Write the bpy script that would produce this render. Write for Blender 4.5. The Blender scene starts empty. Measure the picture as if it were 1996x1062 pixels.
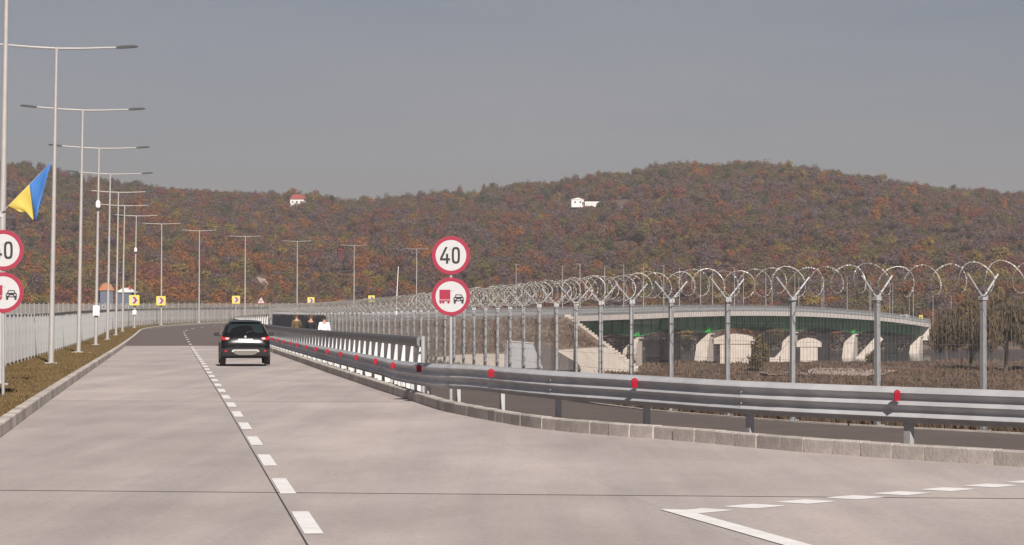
import bpy, bmesh, math, random
import numpy as np
from mathutils import Vector, Matrix, Euler

random.seed(7)
rng = np.random.default_rng(7)
S = bpy.context.scene
COL = S.collection
R = math.radians

# ------------------------------------------------------------------ camera
F = 5500.0          # focal length in photo pixels (photo 1996 px wide)
CAMZ = 2.0
cam = bpy.data.cameras.new('camera')
cam.sensor_width = 36.0
cam.lens = 36.0 * F / 1996.0
cam.shift_y = 69.0 / 1996.0
cam.clip_start = 0.5
cam.clip_end = 30000
camo = bpy.data.objects.new('camera', cam)
camo.location = (0, 0, CAMZ)
camo.rotation_euler = (R(90), 0, 0)
COL.objects.link(camo)
S.camera = camo

# ------------------------------------------------------------------ sky, sun, exposure
SUN_EL = 34.0
SUN_AZ = 168.0      # clockwise from +Y : behind the camera, a little to the right
w = bpy.data.worlds.new('World')
S.world = w
w.use_nodes = True
nt = w.node_tree
bg = nt.nodes['Background']
sky = nt.nodes.new('ShaderNodeTexSky')
sky.sky_type = 'NISHITA'
sky.sun_disc = False
sky.sun_elevation = R(SUN_EL)
sky.sun_rotation = R(SUN_AZ)
sky.altitude = 300
sky.air_density = 1.0
sky.dust_density = 0.8
sky.ozone_density = 1.5
hs = nt.nodes.new('ShaderNodeHueSaturation')
hs.inputs['Saturation'].default_value = 0.78
hs.inputs['Value'].default_value = 0.535
tint = nt.nodes.new('ShaderNodeVectorMath')
tint.operation = 'MULTIPLY'
tint.inputs[1].default_value = (1.04, 0.932, 1.035)
nt.links.new(sky.outputs[0], tint.inputs[0])
nt.links.new(tint.outputs[0], hs.inputs['Color'])
# thin high cloud over the whole sky
tc = nt.nodes.new('ShaderNodeTexCoord')
mp = nt.nodes.new('ShaderNodeMapping')
mp.inputs['Scale'].default_value = (1.6, 1.6, 9.0)
mp.inputs['Location'].default_value = (0.9, 0.2, 0.42)
nz = nt.nodes.new('ShaderNodeTexNoise')
nz.inputs['Scale'].default_value = 2.3
nz.inputs['Detail'].default_value = 7
nz.inputs['Roughness'].default_value = 0.55
rp = nt.nodes.new('ShaderNodeValToRGB')
rp.color_ramp.elements[0].position = 0.40
rp.color_ramp.elements[0].color = (0, 0, 0, 1)
rp.color_ramp.elements[1].position = 0.72
rp.color_ramp.elements[1].color = (0.5, 0.5, 0.5, 1)
mx = nt.nodes.new('ShaderNodeMix')
mx.data_type = 'RGBA'
mx.inputs['B'].default_value = (5.2, 4.9, 5.1, 1)
nt.links.new(tc.outputs['Generated'], mp.inputs[0])
nt.links.new(mp.outputs[0], nz.inputs['Vector'])
nt.links.new(nz.outputs[0], rp.inputs[0])
nt.links.new(rp.outputs[0], mx.inputs['Factor'])
nt.links.new(hs.outputs[0], mx.inputs['A'])
nt.links.new(mx.outputs['Result'], bg.inputs[0])
bg.inputs[1].default_value = 0.05

sun = bpy.data.lights.new('sun', 'SUN')
sun.energy = 4.6
sun.angle = R(0.6)
sun.color = (1.0, 0.93, 0.865)
suno = bpy.data.objects.new('sun', sun)
az = R(SUN_AZ)
tosun = Vector((math.sin(az) * math.cos(R(SUN_EL)), math.cos(az) * math.cos(R(SUN_EL)), math.sin(R(SUN_EL))))
suno.rotation_euler = tosun.to_track_quat('Z', 'Y').to_euler()
suno.location = tosun * 300
COL.objects.link(suno)

S.view_settings.view_transform = 'Standard'
S.view_settings.look = 'None'
S.view_settings.gamma = 1.0
S.view_settings.exposure = 0.58
S.render.engine = 'CYCLES'
S.cycles.use_denoising = True
S.cycles.max_bounces = 6
S.cycles.volume_bounces = 0

# ------------------------------------------------------------------ helpers
def tag(o, label=None, cat=None, group=None, kind=None):
    if label: o['label'] = label
    if cat: o['category'] = cat
    if group: o['group'] = group
    if kind: o['kind'] = kind
    return o

def empty(name, loc=(0, 0, 0), rz=0.0):
    o = bpy.data.objects.new(name, None)
    o.empty_display_size = 0.2
    o.location = loc
    o.rotation_euler = (0, 0, rz)
    COL.objects.link(o)
    return o

def link(name, me, parent=None, loc=(0, 0, 0), rot=(0, 0, 0), scale=None):
    o = bpy.data.objects.new(name, me)
    COL.objects.link(o)
    o.location = loc
    o.rotation_euler = rot
    if scale: o.scale = scale
    if parent is not None: o.parent = parent
    return o

def copy_tree(o, parent=None):
    c = o.copy()
    COL.objects.link(c)
    c.parent = parent
    for ch in list(o.children):
        copy_tree(ch, c)
    return c

class MB:
    """collects simple shapes into one mesh"""
    def __init__(s):
        s.v = []; s.f = []; s.m = []
    def add(s, vs, fs, mi=0):
        b = len(s.v)
        s.v.extend([tuple(p) for p in vs])
        for f in fs:
            s.f.append(tuple(b + i for i in f)); s.m.append(mi)
        return s
    def box(s, c, size, rz=0.0, mi=0, M=None, ch=0.0):
        hx, hy, hz = size[0] / 2, size[1] / 2, size[2] / 2
        if ch > 0:
            vs = []
            for z in (-1, 1):
                for (sx, sy) in ((-1, -1), (1, -1), (1, 1), (-1, 1)):
                    if z < 0: vs.append((sx * hx, sy * hy, -hz))
            for (sx, sy) in ((-1, -1), (1, -1), (1, 1), (-1, 1)):
                vs.append((sx * hx, sy * hy, hz - ch))
            for (sx, sy) in ((-1, -1), (1, -1), (1, 1), (-1, 1)):
                vs.append((sx * (hx - ch), sy * (hy - ch), hz))
            fs = [(3, 2, 1, 0), (0, 1, 5, 4), (1, 2, 6, 5), (2, 3, 7, 6), (3, 0, 4, 7),
                  (4, 5, 9, 8), (5, 6, 10, 9), (6, 7, 11, 10), (7, 4, 8, 11), (8, 9, 10, 11)]
        else:
            vs = [(sx * hx, sy * hy, sz * hz) for sz in (-1, 1) for (sx, sy) in ((-1, -1), (1, -1), (1, 1), (-1, 1))]
            fs = [(3, 2, 1, 0), (4, 5, 6, 7), (0, 1, 5, 4), (1, 2, 6, 5), (2, 3, 7, 6), (3, 0, 4, 7)]
        if M is None:
            M = Matrix.Rotation(rz, 3, 'Z')
        c = Vector(c)
        return s.add([M @ Vector(p) + c for p in vs], fs, mi)
    def tube(s, pts, rad, n=6, mi=0, cap=True):
        pts = [Vector(p) for p in pts]
        if not hasattr(rad, '__len__'): rad = [rad] * len(pts)
        vs = []; fs = []
        up = None
        for i, p in enumerate(pts):
            a = pts[max(i - 1, 0)]; b = pts[min(i + 1, len(pts) - 1)]
            t = (b - a)
            if t.length < 1e-9: t = Vector((0, 0, 1))
            t.normalize()
            if up is None:
                up = Vector((1, 0, 0)) if abs(t.z) > 0.8 else Vector((0, 0, 1))
            x = up.cross(t)
            if x.length < 1e-6:
                up = Vector((0, 1, 0)); x = up.cross(t)
            x.normalize()
            y = t.cross(x)
            up = y
            up = t.cross(x)
            up = Vector(up)
            for k in range(n):
                a_ = 2 * math.pi * k / n
                vs.append(p + x * (math.cos(a_) * rad[i]) + y * (math.sin(a_) * rad[i]))
        for i in range(len(pts) - 1):
            for k in range(n):
                k2 = (k + 1) % n
                fs.append((i * n + k, i * n + k2, (i + 1) * n + k2, (i + 1) * n + k))
        if cap:
            fs.append(tuple(range(n - 1, -1, -1)))
            fs.append(tuple((len(pts) - 1) * n + k for k in range(n)))
        return s.add(vs, fs, mi)
    def prism(s, poly, M, depth, mi=0):
        """poly: 2-D points (x, z) extruded along local y by depth; M 4x4"""
        n = len(poly)
        vs = [M @ Vector((p[0], 0, p[1])) for p in poly] + [M @ Vector((p[0], depth, p[1])) for p in poly]
        fs = [tuple(range(n)), tuple(range(2 * n - 1, n - 1, -1))]
        for i in range(n):
            j = (i + 1) % n
            fs.append((j, i, n + i, n + j))
        return s.add(vs, fs, mi)
    def ring(s, ro, ri, M, depth, n=40, mi=0):
        vs = []
        for y in (0, depth):
            for r in (ro, ri):
                for k in range(n):
                    a = 2 * math.pi * k / n
                    vs.append(M @ Vector((math.cos(a) * r, y, math.sin(a) * r)))
        fs = []
        for k in range(n):
            j = (k + 1) % n
            fs.append((k, j, n + j, n + k))
            fs.append((2 * n + k, 3 * n + k, 3 * n + j, 2 * n + j))
            fs.append((k, 2 * n + k, 2 * n + j, j))
            fs.append((n + k, n + j, 3 * n + j, 3 * n + k))
        return s.add(vs, fs, mi)
    def sweep(s, prof, frames, closed=False, mi=0, cap=False):
        """prof: list of (a, b); frames: list of (origin, axis_a, axis_b)"""
        n = len(prof); vs = []; fs = []
        for (o, ax, bx) in frames:
            for (a, b) in prof:
                vs.append(Vector(o) + Vector(ax) * a + Vector(bx) * b)
        m = n if closed else n - 1
        for i in range(len(frames) - 1):
            for k in range(m):
                k2 = (k + 1) % n
                fs.append((i * n + k, (i + 1) * n + k, (i + 1) * n + k2, i * n + k2))
        if cap and closed:
            fs.append(tuple(range(n)))
            fs.append(tuple((len(frames) - 1) * n + k for k in range(n - 1, -1, -1)))
        return s.add(vs, fs, mi)
    def mesh(s, name, mats, smooth=None, fixn=True):
        me = bpy.data.meshes.new(name)
        me.from_pydata(s.v, [], s.f)
        if not isinstance(mats, (list, tuple)): mats = [mats]
        for m in mats: me.materials.append(m)
        if len(mats) > 1: me.polygons.foreach_set('material_index', s.m)
        if fixn:
            bm = bmesh.new(); bm.from_mesh(me)
            bmesh.ops.recalc_face_normals(bm, faces=bm.faces)
            bm.to_mesh(me); bm.free()
        if smooth is not None:
            me.polygons.foreach_set('use_smooth', [True] * len(me.polygons))
            try: me.set_sharp_from_angle(angle=R(smooth))
            except Exception: pass
        me.update()
        return me
    def build(s, name, mats, parent=None, smooth=None, loc=(0, 0, 0), fixn=True, rot=(0, 0, 0)):
        return link(name, s.mesh(name, mats, smooth, fixn), parent, loc, rot)

def np_mesh(name, verts, quads, mat, n=4):
    """fast mesh from numpy: verts (N,3), quads (M,n)"""
    me = bpy.data.meshes.new(name)
    me.vertices.add(len(verts)); me.vertices.foreach_set('co', np.asarray(verts, dtype=np.float32).ravel())
    nf = len(quads)
    me.loops.add(nf * n); me.loops.foreach_set('vertex_index', np.asarray(quads, dtype=np.int32).ravel())
    me.polygons.add(nf)
    me.polygons.foreach_set('loop_start', np.arange(0, nf * n, n, dtype=np.int32))
    me.update(calc_edges=True)
    me.materials.append(mat)
    me.validate()
    return me

# ------------------------------------------------------------------ materials
def mat(name, col, rough=0.7, metal=0.0, var=0.0, scale=3.0, bump=0.0, bscale=30.0, col2=None, spec=0.4, objrand=0.0,
        coat=0.0, trans=0.0):
    m = bpy.data.materials.new(name)
    m.use_nodes = True
    t = m.node_tree
    b = t.nodes['Principled BSDF']
    b.inputs['Roughness'].default_value = rough
    b.inputs['Metallic'].default_value = metal
    b.inputs['Specular IOR Level'].default_value = spec
    if coat: b.inputs['Coat Weight'].default_value = coat
    c = tuple(col) + (1,)
    b.inputs['Base Color'].default_value = c
    out = None
    tcn = t.nodes.new('ShaderNodeTexCoord')
    if var > 0 or col2 is not None:
        n = t.nodes.new('ShaderNodeTexNoise')
        n.inputs['Scale'].default_value = scale
        n.inputs['Detail'].default_value = 6
        n.inputs['Roughness'].default_value = 0.6
        t.links.new(tcn.outputs['Object'], n.inputs['Vector'])
        r = t.nodes.new('ShaderNodeValToRGB')
        r.color_ramp.elements[0].position = 0.3
        r.color_ramp.elements[1].position = 0.7
        if col2 is None:
            r.color_ramp.elements[0].color = tuple(x * (1 - var) for x in col) + (1,)
            r.color_ramp.elements[1].color = tuple(min(1, x * (1 + var)) for x in col) + (1,)
        else:
            r.color_ramp.elements[0].color = c
            r.color_ramp.elements[1].color = tuple(col2) + (1,)
        t.links.new(n.outputs[0], r.inputs[0])
        out = r.outputs[0]
    if objrand > 0:
        oi = t.nodes.new('ShaderNodeObjectInfo')
        mr = t.nodes.new('ShaderNodeMapRange')
        mr.inputs['To Min'].default_value = 1 - objrand
        mr.inputs['To Max'].default_value = 1 + objrand
        t.links.new(oi.outputs['Random'], mr.inputs['Value'])
        mu = t.nodes.new('ShaderNodeVectorMath'); mu.operation = 'SCALE'
        if out is not None: t.links.new(out, mu.inputs[0])
        else: mu.inputs[0].default_value = col
        t.links.new(mr.outputs[0], mu.inputs['Scale'])
        out = mu.outputs[0]
    if out is not None: t.links.new(out, b.inputs['Base Color'])
    if bump > 0:
        n2 = t.nodes.new('ShaderNodeTexNoise')
        n2.inputs['Scale'].default_value = bscale
        n2.inputs['Detail'].default_value = 5
        t.links.new(tcn.outputs['Object'], n2.inputs['Vector'])
        bp = t.nodes.new('ShaderNodeBump')
        bp.inputs['Strength'].default_value = bump
        bp.inputs['Distance'].default_value = 0.02
        t.links.new(n2.outputs[0], bp.inputs['Height'])
        t.links.new(bp.outputs[0], b.inputs['Normal'])
    return m

def leaf_mat(name, cols, patch=0.02, trans=0.25, byobj=True, pos=None, lo_=0.78, hi_=1.22):
    """foliage: colour per tree (instance) and per leaf island, from autumn palette"""
    m = bpy.data.materials.new(name)
    m.use_nodes = True
    t = m.node_tree
    b = t.nodes['Principled BSDF']
    b.inputs['Roughness'].default_value = 0.8
    b.inputs['Specular IOR Level'].default_value = 0.15
    r = t.nodes.new('ShaderNodeValToRGB')
    els = r.color_ramp.elements
    while len(els) < len(cols): els.new(0.5)
    for i, c in enumerate(cols):
        els[i].position = i / max(1, len(cols) - 1) if pos is None else pos[i]
        els[i].color = tuple(c) + (1,)
    oi = t.nodes.new('ShaderNodeObjectInfo')
    geo = t.nodes.new('ShaderNodeNewGeometry')
    n = t.nodes.new('ShaderNodeTexNoise')
    n.inputs['Scale'].default_value = patch
    n.inputs['Detail'].default_value = 3
    t.links.new(oi.outputs['Location'] if byobj else geo.outputs['Position'], n.inputs['Vector'])
    mr = t.nodes.new('ShaderNodeMapRange')
    mr.inputs['From Min'].default_value = 0.3; mr.inputs['From Max'].default_value = 0.7
    t.links.new(n.outputs[0], mr.inputs['Value'])
    a = t.nodes.new('ShaderNodeMath'); a.operation = 'MULTIPLY_ADD'
    a.inputs[1].default_value = 0.68; a.inputs[2].default_value = 0.0
    t.links.new(mr.outputs[0], a.inputs[0])
    a2 = t.nodes.new('ShaderNodeMath'); a2.operation = 'MULTIPLY_ADD'
    a2.inputs[1].default_value = 0.32
    t.links.new(oi.outputs['Random'] if byobj else geo.outputs['Random Per Island'], a2.inputs[0])
    t.links.new(a.outputs[0], a2.inputs[2])
    t.links.new(a2.outputs[0], r.inputs[0])
    mr2 = t.nodes.new('ShaderNodeMapRange')
    mr2.inputs['To Min'].default_value = lo_; mr2.inputs['To Max'].default_value = hi_
    t.links.new(geo.outputs['Random Per Island'], mr2.inputs['Value'])
    mu = t.nodes.new('ShaderNodeVectorMath'); mu.operation = 'SCALE'
    t.links.new(r.outputs[0], mu.inputs[0]); t.links.new(mr2.outputs[0], mu.inputs['Scale'])
    t.links.new(mu.outputs[0], b.inputs['Base Color'])
    tl = t.nodes.new('ShaderNodeBsdfTranslucent'); ms = t.nodes.new('ShaderNodeMixShader')
    ms.inputs[0].default_value = trans
    t.links.new(mu.outputs[0], tl.inputs['Color'])
    t.links.new(b.outputs[0], ms.inputs[1]); t.links.new(tl.outputs[0], ms.inputs[2])
    t.links.new(ms.outputs[0], t.nodes['Material Output'].inputs['Surface'])
    return m

M = {}
M['galv'] = mat('galvanised_steel', (0.38, 0.38, 0.38), 0.55, 0.35, 0.14, 4.0)
M['galv_light'] = mat('galvanised_post', (0.34, 0.34, 0.345), 0.6, 0.15, 0.12, 2.0)
M['rail'] = mat('guardrail_steel', (0.46, 0.465, 0.47), 0.55, 0.15, 0.16, 1.5, objrand=0.07)
M['white_post'] = mat('white_galvanised', (0.60, 0.60, 0.585), 0.6, 0.1, 0.1, 6.0, objrand=0.06)
M['dark_beam'] = mat('dark_beam', (0.17, 0.168, 0.172), 0.55, 0.3, 0.12, 2.0)
M['pole'] = mat('lamp_pole', (0.36, 0.345, 0.33), 0.55, 0.2, 0.08, 2.0)
M['lamp_dark'] = mat('lamp_head_grey', (0.09, 0.095, 0.10), 0.5, 0.3)
M['lamp_lens'] = mat('lamp_lens', (0.30, 0.31, 0.31), 0.2)
M['wire'] = mat('fence_wire', (0.26, 0.25, 0.24), 0.6, 0.4)
M['fence_post'] = mat('fence_post', (0.27, 0.27, 0.275), 0.55, 0.3, 0.12, 3.0, objrand=0.05)
M['razor'] = mat('razor_wire', (0.55, 0.54, 0.51), 0.5, 0.25, 0.1, 8.0)
M['razor_tape'] = mat('razor_tape', (0.30, 0.285, 0.26), 0.5, 0.4)
M['red'] = mat('sign_red', (0.27, 0.014, 0.040), 0.45, var=0.05)
M['reflector'] = mat('reflector_red', (0.31, 0.009, 0.026), 0.35)
M['white'] = mat('sign_white', (0.43, 0.43, 0.43), 0.45, var=0.03, scale=8)
M['black'] = mat('sign_black', (0.015, 0.015, 0.017), 0.5)
M['yellow'] = mat('sign_yellow', (0.56, 0.49, 0.06), 0.45, var=0.04)
M['sign_back'] = mat('sign_back', (0.33, 0.33, 0.34), 0.5, 0.3)
M['box_white'] = mat('box_white', (0.75, 0.75, 0.73), 0.5, var=0.04)
M['car_black'] = mat('car_paint_black', (0.007, 0.007, 0.008), 0.2, 0.0, spec=0.3)
M['plastic'] = mat('plastic_black', (0.018, 0.018, 0.019), 0.6, var=0.1)
M['glass'] = mat('car_glass', (0.015, 0.022, 0.022), 0.06, spec=0.6)
M['chrome'] = mat('skid_silver', (0.50, 0.48, 0.46), 0.4, 0.4)
M['skid'] = mat('skid_grey', (0.15, 0.138, 0.115), 0.5, 0.1)
M['rubber'] = mat('rubber', (0.02, 0.02, 0.02), 0.85, var=0.15)
M['tail_red'] = mat('tail_red', (0.35, 0.008, 0.015), 0.2, coat=0.5)
M['tail_clear'] = mat('tail_clear', (0.75, 0.66, 0.66), 0.15, coat=0.5)
M['plate'] = mat('plate_white', (0.85, 0.85, 0.85), 0.4)
M['blue'] = mat('flag_blue', (0.05, 0.165, 0.45), 0.8, var=0.06)
M['flag_yellow'] = mat('flag_yellow', (0.52, 0.40, 0.085), 0.8, var=0.06)
M['skin'] = mat('skin', (0.38, 0.20, 0.14), 0.6, var=0.05)
M['shirt_white'] = mat('cloth_white', (0.80, 0.79, 0.77), 0.85, var=0.04, scale=8)
M['cloth_black'] = mat('cloth_black', (0.015, 0.015, 0.018), 0.85)
M['cloth_olive'] = mat('cloth_olive', (0.10, 0.075, 0.035), 0.85, var=0.25, scale=9)
M['trousers'] = mat('trousers', (0.03, 0.032, 0.04), 0.85)
M['hair'] = mat('hair', (0.025, 0.017, 0.012), 0.8)
M['hair_red'] = mat('hair_brown', (0.13, 0.05, 0.028), 0.8)
M['bridge_conc'] = mat('bridge_concrete', (0.55, 0.50, 0.46), 0.85, 0, 0.10, 0.6)
M['pier_conc'] = mat('pier_concrete', (0.43, 0.375, 0.325), 0.85, 0, 0.12, 0.7)
M['green'] = mat('girder_green', (0.06, 0.235, 0.09), 0.55, 0, 0.12, 0.25)
M['green_sunlit'] = mat('girder_green_sunlit', (0.03, 0.33, 0.05), 0.5)  # brighter copy of the girder green, with sunlight put into the colour
M['steel_grey'] = mat('railing_grey', (0.26, 0.27, 0.275), 0.6, 0.2)
M['revet'] = mat('pitched_stone', (0.50, 0.44, 0.37), 0.9, 0, 0.14, 0.5, 0.4, 3)
M['slope'] = mat('dry_slope', (0.20, 0.135, 0.10), 0.95, 0, col2=(0.155, 0.115, 0.085), scale=0.35, bump=0.5, bscale=3)
M['wall_grey'] = mat('grey_concrete', (0.40, 0.40, 0.41), 0.8, 0, 0.06, 0.5)
M['roof_red'] = mat('roof_red', (0.32, 0.075, 0.05), 0.8, 0, 0.15, 2)
M['house_white'] = mat('house_white', (0.72, 0.70, 0.67), 0.8, 0, 0.05, 1)
M['house_dark'] = mat('house_blue', (0.10, 0.12, 0.16), 0.8, 0, 0.1, 1)
M['bark'] = mat('bark', (0.085, 0.065, 0.05), 0.95, 0, 0.25, 3)
M['track'] = mat('dirt_track', (0.42, 0.30, 0.24), 0.95, 0, 0.15, 0.3)
M['sand'] = mat('sand', (0.33, 0.26, 0.215), 0.95, 0, 0.15, 0.5)
M['tarp'] = mat('tarp', (0.60, 0.62, 0.70), 0.6, 0, 0.05, 0.5)

def concrete_road():
    m = bpy.data.materials.new('concrete_pavement'); m.use_nodes = True
    t = m.node_tree; b = t.nodes['Principled BSDF']
    b.inputs['Roughness'].default_value = 0.9
    b.inputs['Specular IOR Level'].default_value = 0.25
    tcn = t.nodes.new('ShaderNodeTexCoord')
    def noise(sc, det, scale3=(1, 1, 1), ro=0.6):
        mpn = t.nodes.new('ShaderNodeMapping'); mpn.inputs['Scale'].default_value = scale3
        mpn.inputs['Rotation'].default_value = (0, 0, R(-6.9))
        t.links.new(tcn.outputs['Object'], mpn.inputs[0])
        n = t.nodes.new('ShaderNodeTexNoise'); n.inputs['Scale'].default_value = sc; n.inputs['Detail'].default_value = det
        n.inputs['Roughness'].default_value = ro
        t.links.new(mpn.outputs[0], n.inputs['Vector']); return n.outputs[0]
    r = t.nodes.new('ShaderNodeValToRGB')
    r.color_ramp.elements[0].position = 0.34; r.color_ramp.elements[0].color = (0.365, 0.322, 0.302, 1)
    r.color_ramp.elements[1].position = 0.66; r.color_ramp.elements[1].color = (0.455, 0.405, 0.380, 1)
    t.links.new(noise(0.45, 8, (1, 0.35, 1), 0.65), r.inputs[0])
    # broad stains
    r2 = t.nodes.new('ShaderNodeValToRGB')
    r2.color_ramp.elements[0].position = 0.36; r2.color_ramp.elements[0].color = (0.915, 0.91, 0.915, 1)
    r2.color_ramp.elements[1].position = 0.56; r2.color_ramp.elements[1].color = (1, 1, 1, 1)
    t.links.new(noise(0.16, 5, (1, 0.5, 1)), r2.inputs[0])
    # wheel-track streaks along the lane
    r3 = t.nodes.new('ShaderNodeValToRGB')
    r3.color_ramp.elements[0].position = 0.38; r3.color_ramp.elements[0].color = (0.90, 0.90, 0.91, 1)
    r3.color_ramp.elements[1].position = 0.60; r3.color_ramp.elements[1].color = (1.03, 1.02, 1.0, 1)
    t.links.new(noise(1.1, 4, (1, 0.03, 1)), r3.inputs[0])
    # fine speckle
    r4 = t.nodes.new('ShaderNodeValToRGB')
    r4.color_ramp.elements[0].position = 0.3; r4.color_ramp.elements[0].color = (0.88, 0.88, 0.88, 1)
    r4.color_ramp.elements[1].position = 0.7; r4.color_ramp.elements[1].color = (1.1, 1.1, 1.1, 1)
    t.links.new(noise(14, 6), r4.inputs[0])
    oi = t.nodes.new('ShaderNodeObjectInfo')
    mr = t.nodes.new('ShaderNodeMapRange'); mr.inputs['To Min'].default_value = 0.95; mr.inputs['To Max'].default_value = 1.05
    t.links.new(oi.outputs['Random'], mr.inputs['Value'])
    last = r.outputs[0]
    for x in (r2, r3, r4):
        mm = t.nodes.new('ShaderNodeVectorMath'); mm.operation = 'MULTIPLY'
        t.links.new(last, mm.inputs[0]); t.links.new(x.outputs[0], mm.inputs[1]); last = mm.outputs[0]
    sc = t.nodes.new('ShaderNodeVectorMath'); sc.operation = 'SCALE'
    t.links.new(last, sc.inputs[0]); t.links.new(mr.outputs[0], sc.inputs['Scale'])
    t.links.new(sc.outputs[0], b.inputs['Base Color'])
    bp = t.nodes.new('ShaderNodeBump'); bp.inputs['Strength'].default_value = 0.25; bp.inputs['Distance'].default_value = 0.01
    t.links.new(noise(40, 4, (1, 0.2, 1)), bp.inputs['Height']); t.links.new(bp.outputs[0], b.inputs['Normal'])
    return m
M['concrete'] = concrete_road()
M['asphalt'] = mat('asphalt', (0.130, 0.102, 0.093), 0.85, 0, 0.12, 0.5, 0.3, 40, objrand=0.0)
M['path_asphalt'] = mat('path_asphalt', (0.105, 0.082, 0.073), 0.9, 0, 0.12, 0.6, 0.3, 40)
M['joint'] = mat('joint_filler', (0.085, 0.078, 0.075), 0.95)
M['paint'] = mat('road_paint', (0.74, 0.72, 0.70), 0.7, 0, 0.10, 3.0, 0.2, 30)
M['kerb'] = mat('kerb_concrete', (0.43, 0.385, 0.345), 0.9, 0, 0.26, 2.0, 0.4, 25, objrand=0.22)
M['soil'] = mat('soil', (0.17, 0.12, 0.09), 0.95, 0, col2=(0.13, 0.10, 0.06), scale=0.6, bump=0.5, bscale=6)
M['verge'] = mat('verge_grass', (0.105, 0.082, 0.036), 0.95, 0, col2=(0.19, 0.125, 0.062), scale=0.55, bump=0.6, bscale=12)
M['field'] = mat('dry_field', (0.13, 0.085, 0.066), 0.95, 0, col2=(0.14, 0.10, 0.07), scale=0.06, bump=0.5, bscale=2)
M['hillground'] = mat('hill_ground', (0.10, 0.066, 0.055), 0.95, 0, col2=(0.14, 0.085, 0.07), scale=0.02)
M['water'] = mat('river_water', (0.035, 0.045, 0.05), 0.12, 0, bump=0.25, bscale=1.5, spec=0.5)

# ------------------------------------------------------------------ road frame (u along the road, v to the right)
TH0 = R(-6.916); TH1 = R(20.5); RAD = 485.0
P0 = Vector((1.16, 0.0)); U1 = 256.5
U2 = U1 + RAD * (TH1 - TH0)
ZP = [(-300, 0), (1500, 0)]
def zr(u):
    if u <= ZP[0][0]: return ZP[0][1]
    if u >= ZP[-1][0]: return ZP[-1][1]
    for i in range(len(ZP) - 1):
        if ZP[i][0] <= u <= ZP[i + 1][0]:
            x0, y0 = ZP[i]; x1, y1 = ZP[i + 1]
            def sl(k):
                a = max(0, k - 1); b = min(len(ZP) - 1, k + 1)
                return (ZP[b][1] - ZP[a][1]) / (ZP[b][0] - ZP[a][0])
            h = x1 - x0; t = (u - x0) / h
            m0, m1 = sl(i) * h, sl(i + 1) * h
            return (2*t**3-3*t**2+1)*y0 + (t**3-2*t**2+t)*m0 + (-2*t**3+3*t**2)*y1 + (t**3-t**2)*m1
def heading(u):
    if u <= U1: return TH0
    if u >= U2: return TH1
    return TH0 + (u - U1) / RAD
def centre(u):
    if u <= U1:
        return P0 + Vector((math.sin(TH0), math.cos(TH0))) * u
    p1 = P0 + Vector((math.sin(TH0), math.cos(TH0))) * U1
    if u <= U2:
        th = heading(u)
        return p1 + RAD * Vector((math.cos(TH0) - math.cos(th), math.sin(th) - math.sin(TH0)))
    p2 = p1 + RAD * Vector((math.cos(TH0) - math.cos(TH1), math.sin(TH1) - math.sin(TH0)))
    return p2 + Vector((math.sin(TH1), math.cos(TH1))) * (u - U2)
def W(u, v, z=0.0):
    c = centre(u); th = heading(u)
    return Vector((c.x + math.cos(th) * v, c.y - math.sin(th) * v, zr(u) + z))
def uv_of(X, Y):
    """road coordinates of a point beside the straight part"""
    d = Vector((X, Y)) - P0
    return d.x * math.sin(TH0) + d.y * math.cos(TH0), d.x * math.cos(TH0) - d.y * math.sin(TH0)
def px_of(p):
    return 998 + F * p.x / p.y
def u_at_column(px, v, lo, hi):
    """station at which the line offset v from the road is seen in the direction px (survey from the photo)"""
    best = min((abs(px_of(W(lo + (hi - lo) * i / 4000, v)) - px), lo + (hi - lo) * i / 4000) for i in range(4001))
    return best[1]
UB0 = u_at_column(1104, 6.6, 480, 600)
UB1 = u_at_column(1814, 6.6, 700, 900)
_z = []
for _px, _py in ((1108, 617), (1230, 613.5), (1340, 609.5), (1450, 607.5), (1567, 609.5), (1660, 614.5), (1737, 621), (1814, 632)):
    _u = u_at_column(_px, 6.6, 480, 900); _p = W(_u, 6.6)
    _z.append((_u, CAMZ - (_py - 600) * _p.y / F))
ZP = [(-300, 0), (0, 0), (40, 0), (60, -.012), (100, -.10), (150, -.22), (210, -.27), (260, -.2), (320, 0), (380, .15), (440, .3)] + _z + [(_z[-1][0] + 90, -6.2), (_z[-1][0] + 260, -8.2)]
def survey(px, py, d):
    return Vector(((px - 998) * d / F, d, CAMZ + (600 - py) * d / F))

class Path:
    def __init__(s, pts):
        s.p = [Vector(q) for q in pts]
        s.s = [0.0]
        for a, b in zip(s.p, s.p[1:]): s.s.append(s.s[-1] + (b - a).length)
        s.L = s.s[-1]
    def at(s, t):
        t = min(max(t, 0), s.L)
        lo, hi = 0, len(s.s) - 1
        while hi - lo > 1:
            m = (lo + hi) // 2
            if s.s[m] <= t: lo = m
            else: hi = m
        seg = s.s[hi] - s.s[lo]
        return s.p[lo].lerp(s.p[hi], (t - s.s[lo]) / seg if seg else 0)
    def tan(s, t):
        d = s.at(t + 0.3) - s.at(t - 0.3); d.z = 0
        return d.normalized()

def interp(tab, x):
    if x <= tab[0][0]: return tab[0][1]
    for (a, b), (c, d) in zip(tab, tab[1:]):
        if x <= c: return b + (d - b) * (x - a) / (c - a)
    return tab[-1][1]
def smooth_tab(tab, x, wd=2.0):
    return (interp(tab, x - wd) + 2 * interp(tab, x) + interp(tab, x + wd)) / 4

def uvtab(pts):
    return sorted(uv_of(X, d) for (d, X) in pts)
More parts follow.
